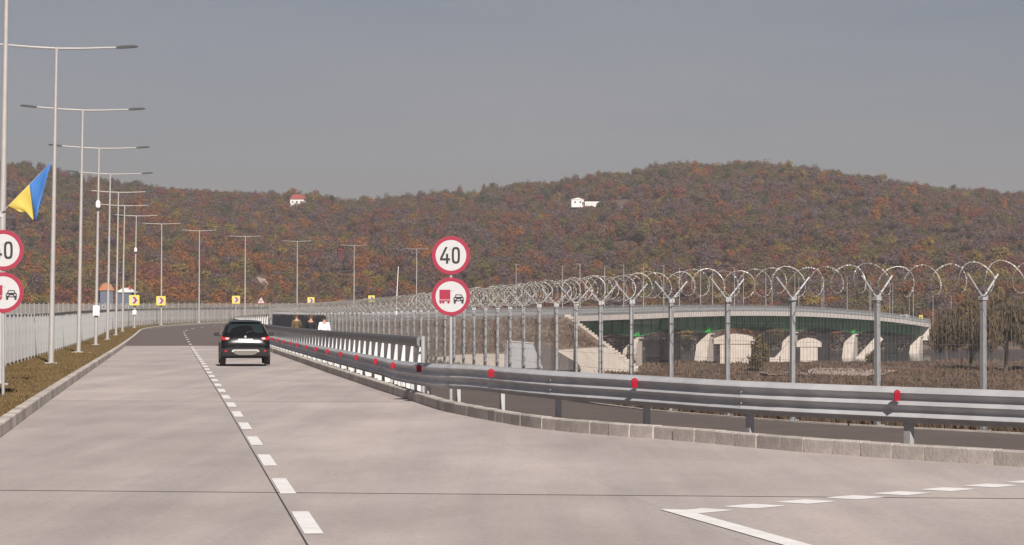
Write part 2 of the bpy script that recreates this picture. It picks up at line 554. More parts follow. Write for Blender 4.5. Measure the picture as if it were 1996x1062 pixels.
# right kerb face line (depth, X), surveyed
KERB = uvtab([(20, 17), (30, 10.3), (35.5, 6.36), (36.9, 5.4), (39.1, 3.94), (43, 2.36), (44, 1.54), (46.8, .36), (49.1, -.16), (51.2, -.63), (55, -1.38), (61.8, -2.25), (69.6, -3.27)])
KERB += [(90, 3.9), (560, 3.9)]
def vk(u): return smooth_tab(KERB, u, 1.5)
RAIL = uvtab([(28, 14.5), (34, 9.3), (39.3, 5.47), (42.1, 3.6), (45.8, 2.24), (49, .85), (52.3, -.08), (55, -.68), (57.1, -1.28), (59.7, -1.75), (63.3, -2.25)])
RAIL += [(74, 4.45), (100, 4.4), (560, 4.4)]
def vrail(u): return smooth_tab(RAIL, u, 1.5)
FEN = uvtab([(26, 19), (36, 13.2), (42.5, 9.2), (44.9, 7.7), (46.8, 6.3), (48.7, 5.15), (51.6, 3.95), (53.9, 3.02), (56.3, 2.395), (58.7, 1.87), (61.1, 1.39), (65.9, .67), (70.7, .01), (77.9, -.963), (85.1, -1.93), (92.3, -2.87), (99.5, -3.78)])
FEN += [(150, 6.6), (200, 6.2), (560, 6.2)]
def vfen(u): return smooth_tab(FEN, u, 1.0)

# ================================================================== SETTING
# ---- ground sheet with the river bed
def river_mask(x, y):
    # channel north of the flood plain, crossing under the bridge
    c = 722 + 0.05 * x
    hw = 138
    d = abs(y - c)
    return max(0.0, min(1.0, (hw - d) / 14.0))
def ground_z(x, y):
    z = -9.3 + 0.35 * math.sin(x * 0.06 + 1.3) * math.sin(y * 0.045) + 0.2 * math.sin(x * 0.21 + y * 0.13)
    if y > 500:
        z -= 4.0 * river_mask(x, y)
    if y > 880: z = -9.3 - 0.02 * min(60, y - 880)
    return z
xs = sorted(set([-6000, -3500, -2000, -1200, -700, -450] + list(np.arange(-300, 321, 10)) + [450, 700, 1200, 2000, 3500, 6000]))
ys = sorted(set([-3000, -1500, -600, -200, -80] + list(np.arange(0, 480, 20)) + list(np.arange(480, 960, 7)) + [1000, 1200, 1600, 2400, 4000, 7000]))
gv = [(x, y, ground_z(x, y)) for y in ys for x in xs]
nx = len(xs)
gf = [(j * nx + i, j * nx + i + 1, (j + 1) * nx + i + 1, (j + 1) * nx + i) for j in range(len(ys) - 1) for i in range(nx - 1)]
mb = MB(); mb.add(gv, gf)
tag(mb.build('ground', M['field'], smooth=60), kind='structure')
mb = MB(); mb.add([(-700, 560, -10.5), (900, 600, -10.5), (900, 920, -10.5), (-700, 850, -10.5)], [(0, 1, 2, 3)])
tag(mb.build('river', M['water']), kind='structure')

# ---- hills
RIDGE = [(-700, 352), (-300, 345), (-100, 338), (0, 330), (50, 327), (110, 336), (150, 347), (250, 364), (350, 372), (450, 380), (520, 384), (580, 387), (640, 393), (700, 398), (740, 401), (800, 393), (870, 384), (950, 377), (1040, 371), (1090, 369), (1130, 361), (1180, 350), (1230, 345), (1260, 332), (1300, 324), (1380, 325), (1450, 320), (1500, 325), (1560, 332), (1620, 341), (1700, 356), (1760, 368), (1810, 378), (1900, 381), (1940, 388), (1996, 393), (2150, 402), (2500, 420)]
YR = 1750.0
def ridge_z(x):
    px = 998 + x * F / YR
    return CAMZ + (600 - (interp(RIDGE, px - 12) + interp(RIDGE, px + 12)) / 2 - 15) * YR / F
def hnoise(x, y):
    return (math.sin(x * 0.019 + 0.7 + 0.004 * y) * math.sin(y * 0.011 + 0.013 * x) * 4.5 + math.sin(x * 0.052 + 2.1 + y * 0.006) * 2.2
            + math.sin(x * 0.11 + y * 0.05) * 0.8)
def hill_z(x, y):
    t = (y - 870) / (YR - 870)
    if t <= 0: return -13.0 + 5 * max(t, -0.2) * 10
    rz = ridge_z(x)
    if t >= 1:
        return rz * 0.992 - (y - YR) * 0.05 * min(1, (y - YR) / 200)
    s = 0.62 * t + 0.38 * (t * t * (3 - 2 * t))
    s = s ** 0.94
    return -10.0 + (rz + 10.0) * s + hnoise(x, y) * 4 * t * (1 - t) * 0.8
hx = np.arange(-720, 741, 12); hy = np.arange(850, 2460, 14)
hv = [(x, y, hill_z(x, y)) for y in hy for x in hx]
n_ = len(hx)
hf = [(j * n_ + i, j * n_ + i + 1, (j + 1) * n_ + i + 1, (j + 1) * n_ + i) for j in range(len(hy) - 1) for i in range(n_ - 1)]
mb = MB(); mb.add(hv, hf)
tag(mb.build('hill', M['hillground'], smooth=80), kind='structure')

# ---- embankment that carries the road
us = list(np.arange(-60, 28, 8)) + list(np.arange(28, 120, 3)) + list(np.arange(120, UB0 - 1, 8)) + [UB0 - 1]
def bank_edge(u):
    return max(vfen(u) + min(2.2, max(.9, 2.2 - (u - 130) * .02)), 7.0)
def bank_rows():
    rows = []
    for u in us:
        z0 = -0.06
        ve = bank_edge(u)
        taper = 1.0
        rows.append([W(u, -230, z0 - 11), W(u, -200, z0 - .1), W(u, -60, z0), W(u, -9, z0), W(u, -3.8, z0), W(u, 3.8 if u > 90 else vk(u) + .1, z0), W(u, ve, z0)])
    return rows
rows = bank_rows()
mb = MB(); vs = [p for r in rows for p in r]; k = len(rows[0])
mb.add(vs, [(j * k + i, j * k + i + 1, (j + 1) * k + i + 1, (j + 1) * k + i) for j in range(len(rows) - 1) for i in range(k - 1)])
emb = tag(mb.build('embankment', M['soil'], smooth=30), kind='structure')
# dry grass slope and pitched stone foot on the river side, plus the cone at the bridge end
SLP = 1.32
def slope_rows(f0, f1, n):
    out = []
    for u in us:
        ve = bank_edge(u)
        top = zr(u) - 0.06
        drop = -9.6 - top
        jog = 0.0
        rw = []
        for i in range(n + 1):
            f = f0 + (f1 - f0) * i / n
            p = W(u, ve + SLP * abs(drop) * f, 0)
            p.z = top + drop * f + (0.18 * math.sin(u * 0.7 + i * 2.1) if 0 < f < 1 else 0)
            rw.append(p)
        out.append(rw)
    # cone quarter round the abutment
    u = us[-1]; ve = bank_edge(u); th = heading(u); c = W(u, ve - 1.5, 0); top = zr(u) - 0.06; drop = -9.6 - top
    for a in range(1, 13):
        an = th - R(90) * 0 + 0
        ang = R(90) * a / 12
        dirv = Vector((math.cos(th), -math.sin(th), 0)) * math.cos(ang) + Vector((math.sin(th), math.cos(th), 0)) * math.sin(ang)
        rw = []
        for i in range(n + 1):
            f = f0 + (f1 - f0) * i / n
            p = c + dirv * (1.5 + SLP * abs(drop) * f)
            p.z = top + drop * f
            rw.append(p)
        out.append(rw)
    for vv in (0, -8, -14):
        rw = []
        for i in range(n + 1):
            f = f0 + (f1 - f0) * i / n
            p = W(u, vv, 0) + Vector((math.sin(th), math.cos(th), 0)) * (1.5 + SLP * abs(drop) * f)
            p.z = top + drop * f
            rw.append(p)
        out.append(rw)
    return out
def slope_mesh(name, f0, f1, n, m, parent):
    rws = slope_rows(f0, f1, n); kk = n + 1
    b = MB(); b.add([p for r in rws for p in r], [(j * kk + i, j * kk + i + 1, (j + 1) * kk + i + 1, (j + 1) * kk + i) for j in range(len(rws) - 1) for i in range(kk - 1)])
    return b.build(name, m, parent, smooth=50)
slope_mesh('grass_slope', 0, 0.54, 6, M['slope'], emb)
slope_mesh('stone_pitching', 0.54, 1.06, 4, M['revet'], emb)

# ---- road: slabs of concrete, then asphalt
road = tag(empty('road', W(0, 0)), kind='structure')
road.location = (0, 0, 0)
SKEW = -0.25
def vkx(u, off_):
    v = vk(u)
    for _ in range(8): v = .5 * v + .5 * vk(u + SKEW * v)
    return v + off_
def strip(name, m, ua, ub, va, vb, z, parent, step=2.0, thick=0.0, skew=0.0):
    """va / vb numbers or functions of u"""
    fa = va if callable(va) else (lambda u: va)
    fb = vb if callable(vb) else (lambda u: vb)
    n = max(1, int(round((ub - ua) / step)))
    b = MB(); vs = []
    for i in range(n + 1):
        u = ua + (ub - ua) * i / n
        vs += [W(u + skew * fa(u), fa(u), z), W(u + skew * fb(u), fb(u), z)]
    fs = [(2 * i, 2 * i + 1, 2 * i + 3, 2 * i + 2) for i in range(n)]
    b.add(vs, fs)
    if thick:
        lo = [Vector((p.x, p.y, p.z - thick)) for p in vs]
        q = len(vs); b.add(vs + lo, [(2*i, 2*i+2, q+2*i+2, q+2*i) for i in range(n)] + [(2*i+1, q+2*i+1, q+2*i+3, 2*i+3) for i in range(n)] + [(0, q, q+1, 1), (2*n, 2*n+1, q+2*n+1, q+2*n)])
    return b.build(name, m, parent, fixn=False) if not thick else b.build(name, m, parent)
strip('joint_bed', M['joint'], -40, 168.6, -3.72, lambda u: vk(u) + .05, -0.03, road, 2)
UJ = [-30.2, 0.3, 30.75, 61.3, 95.0, 130.0, 168.5]
g = 0.016
for a, b_ in zip(UJ, UJ[1:]):
    strip('concrete_slab', M['concrete'], a + g * .8, b_ - g * .8, -3.74, -g * .55, 0.0, road, 2, 0.025, SKEW)
    strip('concrete_slab', M['concrete'], a + g * .8, b_ - g * .8, g * .55, 3.7262, 0.0, road, 2, 0.025, SKEW)
    if b_ < 75:
        strip('concrete_slab', M['concrete'], a + g * .8, b_ - g * .8, 3.728, lambda u: max(vkx(u, .04), 3.76), 0.0, road, 1, 0.025, SKEW)
    else:
        strip('concrete_slab', M['concrete'], a + g * .8, b_ - g * .8, 3.728, lambda u: vkx(u, .04), 0.0, road, 2, 0.025, SKEW)
strip('asphalt_lane', M['asphalt'], 168.5, UB0, -3.74, 3.94, 0.003, road, 4)
# dark sealant in the open joints
for a in UJ[1:-1]:
    strip('joint_sealant', M['joint'], a - .024, a + .024, -3.7, lambda u: vkx(u, -.02), 0.0035, road, .02, 0.0, SKEW)
for vv, ue in ((-.005, 70),):
    strip('joint_sealant', M['joint'], -20, ue, vv - .005, vv + .005, 0.003, road, 2)
# markings
def dash(name, u0, u1, v0, v1, z=0.005):
    return strip(name, M['paint'], u0, u1, v0, v1, z, road, 3)
k = 0
u = 25.1 - 5.42 * 9
while u < 380:
    dash('lane_dash', u, u + (2.75 if u < 160 else 3.2), 0.03, 0.20)
    u += 5.42 if u < 160 else 14.0
# the give-way squares and the solid line in front of the right turn
pA = Vector((1.89, 27.8)); dirL = Vector((3.03, 3.4)).normalized(); nrm = Vector((dirL.y, -dirL.x))
for i in range(16):
    c0 = pA + dirL * (0.885 * i) - dirL * 0.06
    L_, Wd = (0.52, 0.43) if i else (0.60, 0.40)
    q = [c0 - dirL * L_ / 2 - nrm * Wd / 2, c0 + dirL * L_ / 2 - nrm * Wd / 2, c0 + dirL * L_ / 2 + nrm * Wd / 2, c0 - dirL * L_ / 2 + nrm * Wd / 2]
    b = MB(); b.add([(p.x, p.y, 0.005) for p in q], [(0, 3, 2, 1)])
    b.build('giveway_dash', M['paint'], road, fixn=False)
b = MB(); b.add([(1.46, 27.95, .009), (1.70, 27.85, .009), (4.05, 16.0, .009), (3.78, 16.0, .009)], [(0, 3, 2, 1)])
b.build('solid_line', M['paint'], road, fixn=False)

# ---- kerbs built of single stones near by, a run beyond
kme = None
def kerb_mesh(L):
    b = MB()
    b.box((0, 0, 0.05), (L - 0.014, 0.20, 0.30), ch=0.02)
    return b.mesh('kerb_stone', M['kerb'])
def kerb_line(name, vfun, ua, ub, uc, side):
    root = tag(empty(name), kind='structure')
    pth = Path([W(x, vfun(x) + side * 0.10, 0) for x in np.arange(ua, ub + 0.1, 0.5)])
    Ls = 0.64
    me = kerb_mesh(Ls)
    s = Ls / 2
    while s < pth.L - Ls / 2:
        p = pth.at(s); t = pth.tan(s)
        o = link('kerb_stone', me, root, (p.x, p.y, p.z + random.uniform(-.004, .004)), (random.uniform(-.006, .006), 0, math.atan2(t.y, t.x) + random.uniform(-.006, .006)))
        s += Ls
    # the run of kerb beyond
    fr = []
    for x in np.arange(ub, uc + .1, 4):
        p = W(x, vfun(x) + side * 0.10, 0); th = heading(x)
        fr.append((p, Vector((math.cos(th), -math.sin(th), 0)), Vector((0, 0, 1))))
    b = MB(); b.sweep([(-.1, -.1), (-.1, .18), (-.08, .20), (.08, .20), (.1, .18), (.1, -.1)], fr, closed=True, cap=True)
    b.build('kerb_run', M['kerb'], root)
    return root
kerb_line('kerb_left', lambda u: -3.75, 38, 130, UB0, -1)
kerb_line('kerb_right', vk, 26, 140, UB0, 1)

# ---- path behind the right kerb, its edging, and the left verge
tag(strip('footpath', M['path_asphalt'], 10, UB0, lambda u: vk(u) + .2, lambda u: vfen(u) - .35, 0.03, None, 1.0), kind='structure')
def edging_frames(ua, ub, st):
    fr = []
    for x in np.arange(ua, ub, st):
        p = W(x, vfen(x) - .28, 0); q = W(x + .3, vfen(x + .3) - .28, 0) - W(x - .3, vfen(x - .3) - .28, 0)
        q.z = 0; q.normalize()
        fr.append((p, Vector((q.y, -q.x, 0)), Vector((0, 0, 1))))
    return fr
b = MB(); b.sweep([(-.035, -.05), (-.035, .055), (.035, .055), (.035, -.05)], edging_frames(12, UB0, 1.0), closed=True, cap=True)
tag(b.build('path_edging', M['kerb']), kind='structure')
tag(strip('verge', M['verge'], 20, UB0, -7.6, -3.94, 0.135, None, 3, 0.15), kind='structure')

# ================================================================== GUARDRAIL, BARRIER, FENCES
# ---- front guardrail: three-wave beam on posts with red reflectors
gr = tag(empty('guardrail', W(60, vrail(60))), 'grey three-wave steel guardrail with red reflectors along the right kerb', 'guardrail')
gro = gr.location.copy()
def rail_top(u):
    return interp([(0, .90), (54, .90), (70, .74), (110, .70), (600, .70)], u)
# profile: (outwards to the road negative, height below top)
def rail_prof():
    pts = []
    n = 24
    for i in range(n + 1):
        f = i / n
        # three crests toward the road
        d = -0.045 * math.cos((f * 3 - 0.5) * 2 * math.pi) - 0.045
        pts.append((d, -0.50 * f))
    back = [(x + 0.004, y) for x, y in reversed(pts)]
    return pts + back
RP = rail_prof()
RU = []
# post stations by walking the rail line
rpath = Path([W(x, vrail(x), 0) for x in np.arange(22, 520, 0.5)])
def u_of_s(s):
    p = rpath.at(s)
    i = min(range(len(rpath.s)), key=lambda q: abs(rpath.s[q] - s))
    return 22 + 0.5 * i
step = 3.75
s0 = None
for i in range(len(rpath.p)):
    if rpath.p[i].y > 39.3: s0 = rpath.s[i]; break
stations = []
s = s0 - step * 4
while s < rpath.L - 1:
    if s > 0: stations.append(s)
    s += step
def rframe(s, z):
    p = rpath.at(s); t = rpath.tan(s)
    return (Vector((p.x, p.y, p.z)), Vector((t.y, -t.x, 0)), Vector((0, 0, 1)))
pm = MB(); pm.box((0, 0, 0.0), (0.13, 0.075, 0.72)); POSTM = pm.mesh('guardrail_post', M['galv'])
rm = MB()
rm.prism([(-.055, -.075), (.055, -.075), (.055, .06), (0, .085), (-.055, .06)], Matrix.Identity(4), 0.02)
REFM = rm.mesh('reflector', M['reflector'])
bm_ = MB(); bm_.tube([(0, 0, 0), (0, 0.012, 0)], 0.015, 6); BOLTM = bm_.mesh('bolt', M['galv_light'])
for i, s in enumerate(stations):
    u = u_of_s(s)
    o_, ax, up = rframe(s, 0)
    t = rpath.tan(s); ang = math.atan2(t.y, t.x)
    zt = rail_top(u)
    # post behind the beam
    p = o_ + ax * 0.06
    po = link('post', POSTM, gr, Vector((p.x, p.y, p.z + 0.02 + (zt - 0.1) / 2 - 0.0)) - gro, (0, 0, ang))
    po.scale.z = (zt - 0.06) / 0.72
    if i % 2 == 0 and u < 330:
        q = o_ - ax * 0.15
        link('reflector', REFM, gr, Vector((q.x, q.y, q.z + zt - 0.12)) - gro, (0, 0, ang - math.pi / 2 + R(8)))
    # beam piece from this post to the next
    if i + 1 < len(stations):
        s2 = stations[i + 1]
        fr = []
        nseg = 4
        for k in range(nseg + 1):
            sk = s + (s2 - s + (0.12 if k == nseg else 0)) * k / nseg
            o2, ax2, up2 = rframe(sk, 0)
            lap = 0.006 * (k / nseg)
            fr.append((o2 + Vector((0, 0, rail_top(u_of_s(sk)))) - ax2 * lap - gro, ax2, up2))
        b = MB(); b.sweep(RP, fr, closed=True, cap=True)
        b.build('beam', M['rail'], gr, smooth=50)
        if u < 75 and i % 2:
            for zz in (-.165, -.335):
                link('bolt', BOLTM, gr, Vector((o_.x, o_.y, o_.z + zt + zz)) + (-ax * 0.085) - gro, (0, 0, ang))

# ---- taller barrier that starts farther on: white posts under a dark beam
hb = tag(empty('parapet_barrier', W(66, 4.75)), 'tall barrier of close white posts under a dark top beam beside the footpath', 'barrier')
hbo = hb.location.copy()
pm = MB(); pm.box((0, 0, 0.62), (0.18, 0.04, 1.24)); WPM = pm.mesh('white_post', M['white_post'])
UHB0, UHB1 = 66.2, 330
def htop(u): return interp([(60, 1.35), (70, 1.34), (105, 1.27), (150, 1.24), (400, 1.22)], u)
u = UHB0 + 0.9
while u < UHB1:
    p = W(u, 4.72, 0.02); th = heading(u)
    link('post', WPM, hb, p - hbo, (0, 0, -th - R(14))).scale.z = (htop(u) - .06) / 1.24
    u += 2.4
bp = [(-.09, 0), (-.11, -.05), (-.11, -.17), (-.06, -.24), (.0, -.24), (.05, -.12), (.05, 0)]
u = UHB0
while u < UHB1:
    fr = []
    for k in range(5):
        uk = u + 12 * k / 4
        th = heading(uk)
        fr.append((W(uk, 4.72, htop(uk)) - hbo, Vector((math.cos(th), -math.sin(th), 0)), Vector((0, 0, 1))))
    b = MB(); b.sweep(bp, fr, closed=True, cap=True)
    b.build('top_beam', M['dark_beam'], hb)
    u += 12.01
# end frame: a square tube hoop closing the barrier
e0 = W(UHB0 - .15, 4.72, 0) - hbo
b = MB()
b.tube([e0 + Vector((0.02, 0, 0.02)), e0 + Vector((0.02, 0, 1.36))], 0.05, 8)
b.build('end_post', M['galv_light'], hb)
b = MB()
b.tube([e0 + Vector((-.10, .4, 0.95)), e0 + Vector((-.02, .2, .98)), e0 + Vector((0.0, 0.05, .9)), e0 + Vector((0, 0.02, .1))], 0.03, 8)
b.build('end_bar', M['white_post'], hb)

# ---- right fence with Y arms and razor wire
M['screen'] = mat('slate_screen', (0.17, 0.175, 0.19), 0.7, 0, 0.08, 1.0)
fr_ = tag(empty('mesh_fence', W(60, vfen(60))), 'galvanised wire mesh fence with Y-shaped arms beside the footpath', 'fence')
fo = fr_.location.copy()
fpath = Path([W(x, vfen(x), 0) for x in np.arange(20, 520, 0.5)])
sP1 = next(fpath.s[i] for i in range(len(fpath.p)) if fpath.p[i].y > 44.9)
FH = 2.16
def fhs(y): return interp([(50, 1.0), (70, .945), (110, .895), (600, .895)], y)
def fence_post_mesh():
    b = MB()
    b.box((0, 0, (FH) / 2), (0.075, 0.075, FH + 0.04))
    b.box((0, 0, 0.05), (0.17, 0.17, 0.02))
    return b.mesh('fence_post', M['fence_post'])
FPM = fence_post_mesh()
b = MB(); b.box((0, 0, 0.0), (0.11, 0.11, 0.085), ch=0.015); CAPM = b.mesh('post_cap', M['galv_light'])
b = MB(); b.tube([(0, 0.02, 0), (0, 0.33, 0.36)], 0.017, 6); ARMM = b.mesh('arm', M['galv_light'])
def panel_mesh(name, L, H, sp, r, nh, z0, mt, r2=None):
    b = MB()
    n = int(L / sp)
    for i in range(n + 1):
        x = L * i / n
        b.tube([(x, 0, z0), (x, 0, z0 + H)], r, 3, cap=False)
    for j in range(nh):
        z = z0 + H * (j + .15) / (nh - 1 + .3)
        b.tube([(0, 0.004, z), (L, 0.004, z)], r2 or r, 3, cap=False)
    return b.mesh(name, mt, fixn=False)
PSP = 2.5
PANM = panel_mesh('fence_panel', PSP - 0.08, FH - .16, 0.10, 0.0026, 7, 0.09, M['wire'])
fst = []
s = sP1 - PSP * 7
while s < fpath.L - 3 and fpath.at(s).y < 204:
    if s > 0: fst.append(s)
    s += PSP
for i, s in enumerate(fst):
    p = fpath.at(s); t = fpath.tan(s); ang = math.atan2(t.y, t.x)
    po = link('post', FPM, fr_, p - fo, (random.uniform(-.006, .006), random.uniform(-.006, .006), ang))
    po.scale.z = fhs(p.y)
    if p.y < 260:
        link('cap', CAPM, po, (0, 0, FH + .01))
        link('arm', ARMM, po, (0, 0, FH + .02))
        link('arm', ARMM, po, (0, 0, FH + .02), (0, 0, math.pi))
    if i + 1 < len(fst):
        q = fpath.at(fst[i + 1]); d = q - p
        a2 = math.atan2(d.y, d.x)
        link('panel', PANM, fr_, p + d.normalized() * 0.04 - fo, (0, -math.asin(d.z / d.length), a2)).scale.z = fhs(p.y)
b = MB(); b.box((1.21, .02, FH / 2), (2.4, .012, FH - .2)); SCRM = b.mesh('screen', M['screen'])
for i, s in enumerate(fst[:-1]):
    p = fpath.at(s)
    if p.y > 142:
        d = fpath.at(fst[i + 1]) - p
        link('screen', SCRM, fr_, p + d.normalized() * 0.04 - fo, (0, -math.asin(d.z / d.length), math.atan2(d.y, d.x))).scale.z = fhs(p.y)
# ---- razor wire coil lying in the Y arms
rz = tag(empty('razor_wire', W(60, vfen(60), FH)), 'coiled razor wire running along the top of the mesh fence', 'razor wire')
rzo = rz.location.copy()
def coil(s_a, s_b, barbs, turns_per_m, parent, seed, n_per=22, rr=0.0055):
    r_ = random.Random(seed)
    nt_ = max(1, int(round((s_b - s_a) * turns_per_m)))
    pts = []
    rad = 0.245
    ph = r_.uniform(0, 6)
    tot = nt_ * n_per
    for i in range(tot + 1):
        f = i / tot
        s = s_a + (s_b - s_a) * f
        a = 2 * math.pi * nt_ * f
        p = fpath.at(s); t = fpath.tan(s); ax = Vector((t.y, -t.x, 0))
        # concertina: turns lean alternately, so loops cross each other
        lean = 0.05 * math.sin(a * 0.5 + ph) + 0.04 * math.sin(a * 0.23 + ph)
        rloc = rad * (1 + 0.06 * math.sin(a * 0.31 + ph * 2))
        y = math.cos(a) * rloc
        z = math.sin(a) * rloc
        pts.append(p + ax * y + Vector((0, 0, FH * fhs(p.y) + 0.31 + z + .03 * math.sin(a * .17 + ph))) + t * (lean * z / rad * 1.15 ) - rzo)
    b = MB(); b.tube(pts, rr, 4, cap=False)
    o = b.build('coil', M['razor_tape'], parent, smooth=60)
    if barbs:
        b = MB()
        acc = 0.0; nxt = 0.0
        for i in range(len(pts) - 1):
            seg = (pts[i + 1] - pts[i]); L = seg.length
            t = seg.normalized()
            while nxt < acc + L:
                c = pts[i] + t * (nxt - acc)
                side = t.cross(Vector((r_.uniform(-1, 1), r_.uniform(-1, 1), r_.uniform(-1, 1)))).normalized()
                h = 0.011; l2 = 0.015
                nn = t.cross(side) * 0.002
                b.add([c - t * l2 + side * h + nn, c + t * l2 - side * h * .2 + nn, c + t * l2 + side * h - nn, c - t * l2 - side * h * .2 - nn, c - t * l2 * .6 - side * h, c + t * l2 * .6 - side * h],
                      [(0, 3, 1, 2), (3, 4, 5, 1)])
                nxt += 0.048
            acc += L
        b.build('barb', M['razor'], o, fixn=False)
for i in range(len(fst) - 1):
    y = fpath.at(fst[i]).y
    if y > 262: break
    near = y < 66
    coil(fst[i], fst[i + 1], y < 95, 1.75 if near else (2.2 if y < 100 else 2.6), rz, 100 + i, 26 if near else 18, 0.0065 if near else 0.0075)
# two line wires through the coil
for (dv, dz) in ((.30, .30), (-.30, .30), (0, .06)):
    pts = []
    for s in np.arange(fst[0], fst[-1], 2.5):
        p = fpath.at(s); t = fpath.tan(s)
        pts.append(p + Vector((t.y, -t.x, 0)) * dv + Vector((0, 0, FH * fhs(p.y) + dz)) - rzo)
    b = MB(); b.tube(pts, 0.0035, 3, cap=False); b.build('line_wire', M['razor_tape'], rz, fixn=False)

# ---- left fence
lf = tag(empty('picket_fence', W(90, -6.6)), 'pale grey metal fence behind the lamp posts on the grass verge', 'fence')
lfo = lf.location.copy()
b = MB(); b.box((0, 0, .86), (0.085, 0.05, 1.76)); LPM = b.mesh('fence_post', M['fence_post'])
LPAN = panel_mesh('fence_panel', 2.42, 1.55, 0.11, 0.0028, 4, 0.12, M['galv'], 0.004)
u = 60
while u < 470:
    p = W(u, -6.55, .12); q = W(u + 2.5, -6.55, .12)
    d = q - p; a2 = math.atan2(d.y, d.x)
    link('post', LPM, lf, p - lfo, (0, random.uniform(-.01, .01), a2)).scale.z = random.uniform(.98, 1.03)
    link('panel', LPAN, lf, p + d.normalized() * .04 - lfo, (0, -math.asin(d.z / d.length), a2))
    u += 2.5
# low dark barrier rail and taller mesh fence on the far side, left of the lamps
ff = tag(empty('boundary_fence', W(140, -24)), 'faint grey mesh fence farther back beyond the picket fence', 'fence')
ffo = ff.location.copy()
b = MB(); b.box((0, 0, 1.3), (0.08, 0.08, 2.6)); FP2 = b.mesh('fence_post', M['galv'])
FPAN2 = panel_mesh('fence_panel', 2.92, 2.35, 0.10, 0.008, 5, 0.12, M['wire'], 0.008)
fl = Path([W(u, -17 - 0.028 * (u - 100), -.05) for u in np.arange(95, 470, 3)])
s = 0
while s < fl.L - 3:
    p = fl.at(s); q = fl.at(s + 3); d = q - p
    link('post', FP2, ff, p - ffo, (0, 0, math.atan2(d.y, d.x)))
    link('panel', FPAN2, ff, p + d.normalized() * .04 - ffo, (0, 0, math.atan2(d.y, d.x)))
    s += 3
dr = tag(empty('dark_crash_rail', W(140, -11)), 'dark low crash barrier rail behind the pale grey fence', 'barrier')
dro = dr.location.copy()
fr2 = [(W(u, -10.5, 1.72) - dro, Vector((math.cos(heading(u)), -math.sin(heading(u)), 0)), Vector((0, 0, 1))) for u in np.arange(90, 460, 4)]
b = MB(); b.sweep([(-.05, -.13), (-.05, .13), (.05, .13), (.05, -.13)], fr2, closed=True, cap=True)
b.build('rail', M['dark_beam'], dr)
b = MB(); b.box((0, 0, .8), (.1, .08, 1.66)); DPM = b.mesh('rail_post', M['dark_beam'])
for u in np.arange(92, 458, 6):
    link('post', DPM, dr, W(u, -10.42, -.06) - dro, (0, 0, -heading(u)))

# ================================================================== LAMP POSTS
LH = 11.1
def lamp_meshes():
    b = MB()
    b.tube([(0, 0, -.1), (0, 0, 0.6), (0, 0, LH * .5), (0, 0, LH - .05)], [0.105, 0.10, 0.078, 0.052], 10)
    b.tube([(0, 0, LH - .2), (0, 0, LH + .05)], 0.062, 8)
    pole = b.mesh('lamp_pole', M['pole'], 40)
    b = MB(); b.box((0, 0, .02), (.42, .42, .05), ch=.02); base = b.mesh('lamp_base', M['galv_light'])
    b = MB(); b.tube([(0.0, 0, LH), (.9, 0, LH + .025), (2.15, 0, LH + .10)], [.045, .04, .032], 7); arm = b.mesh('lamp_arm', M['pole'], 40)
    b = MB()
    b.sweep([(-.14, -.02), (-.15, .03), (-.09, .085), (.09, .085), (.15, .03), (.14, -.02)],
            [(Vector((2.08, 0, LH + .07)), Vector((0, .45, 0)), Vector((0, 0, .8))), (Vector((2.3, 0, LH + .085)), Vector((0, .95, 0)), Vector((0, 0, 1.0))),
             (Vector((2.72, 0, LH + .12)), Vector((0, 1, 0)), Vector((0, 0, .8))), (Vector((2.84, 0, LH + .135)), Vector((0, .7, 0)), Vector((0, 0, .3)))], closed=True, cap=True)
    head = b.mesh('lamp_head', M['lamp_dark'], 40)
    b = MB(); b.box((2.5, 0, LH + .072), (.36, .22, .012)); lens = b.mesh('lamp_lens', M['lamp_lens'])
    return pole, base, arm, head, lens
LMP, LMB, LMA, LMHD, LMLN = lamp_meshes()
b = MB(); b.tube([(0.0, 0, LH), (.35, 0, LH + .03), (.9, 0, LH + .06)], [.05, .045, .04], 6); LMA1 = b.mesh('lamp_arm', M['pole'], 40)
b = MB(); b.box((1.15, 0, LH + .09), (.6, .26, .09), ch=.03); LMH1 = b.mesh('lamp_head', M['lamp_dark'])
def lamp(p, rz, label, group, arms=2, lean=0.0, sc=1.0):
    t = empty('lamp_post', p, rz)
    t.scale = (sc, sc, sc)
    t.rotation_euler = (0, lean, rz)
    link('pole', LMP, t); link('base_plate', LMB, t)
    for k in range(arms):
        a = link('arm', LMA if arms == 2 else LMA1, t, (0, 0, 0), (0, 0, math.pi * (1 - k) if arms == 2 else 0))
        h = link('lamp_head', LMHD if arms == 2 else LMH1, a)
    tag(t, label, 'lamp post', group)
    return t
lamps = []
LU = [u_at_column(px, -5.3, lo, hi) for px, lo, hi in ((12, 62, 82), (104, 90, 110), (157, 120, 145), (194, 150, 180), (221, 180, 210), (243, 210, 240), (254, 240, 262), (285, 262, 300), (350, 300, 335), (440, 330, 365), (547, 360, 400), (668, 390, 440), (795, 425, 465), (912, 460, 500))]
LU = [70.5 + 30.2 * i for i in range(14)]
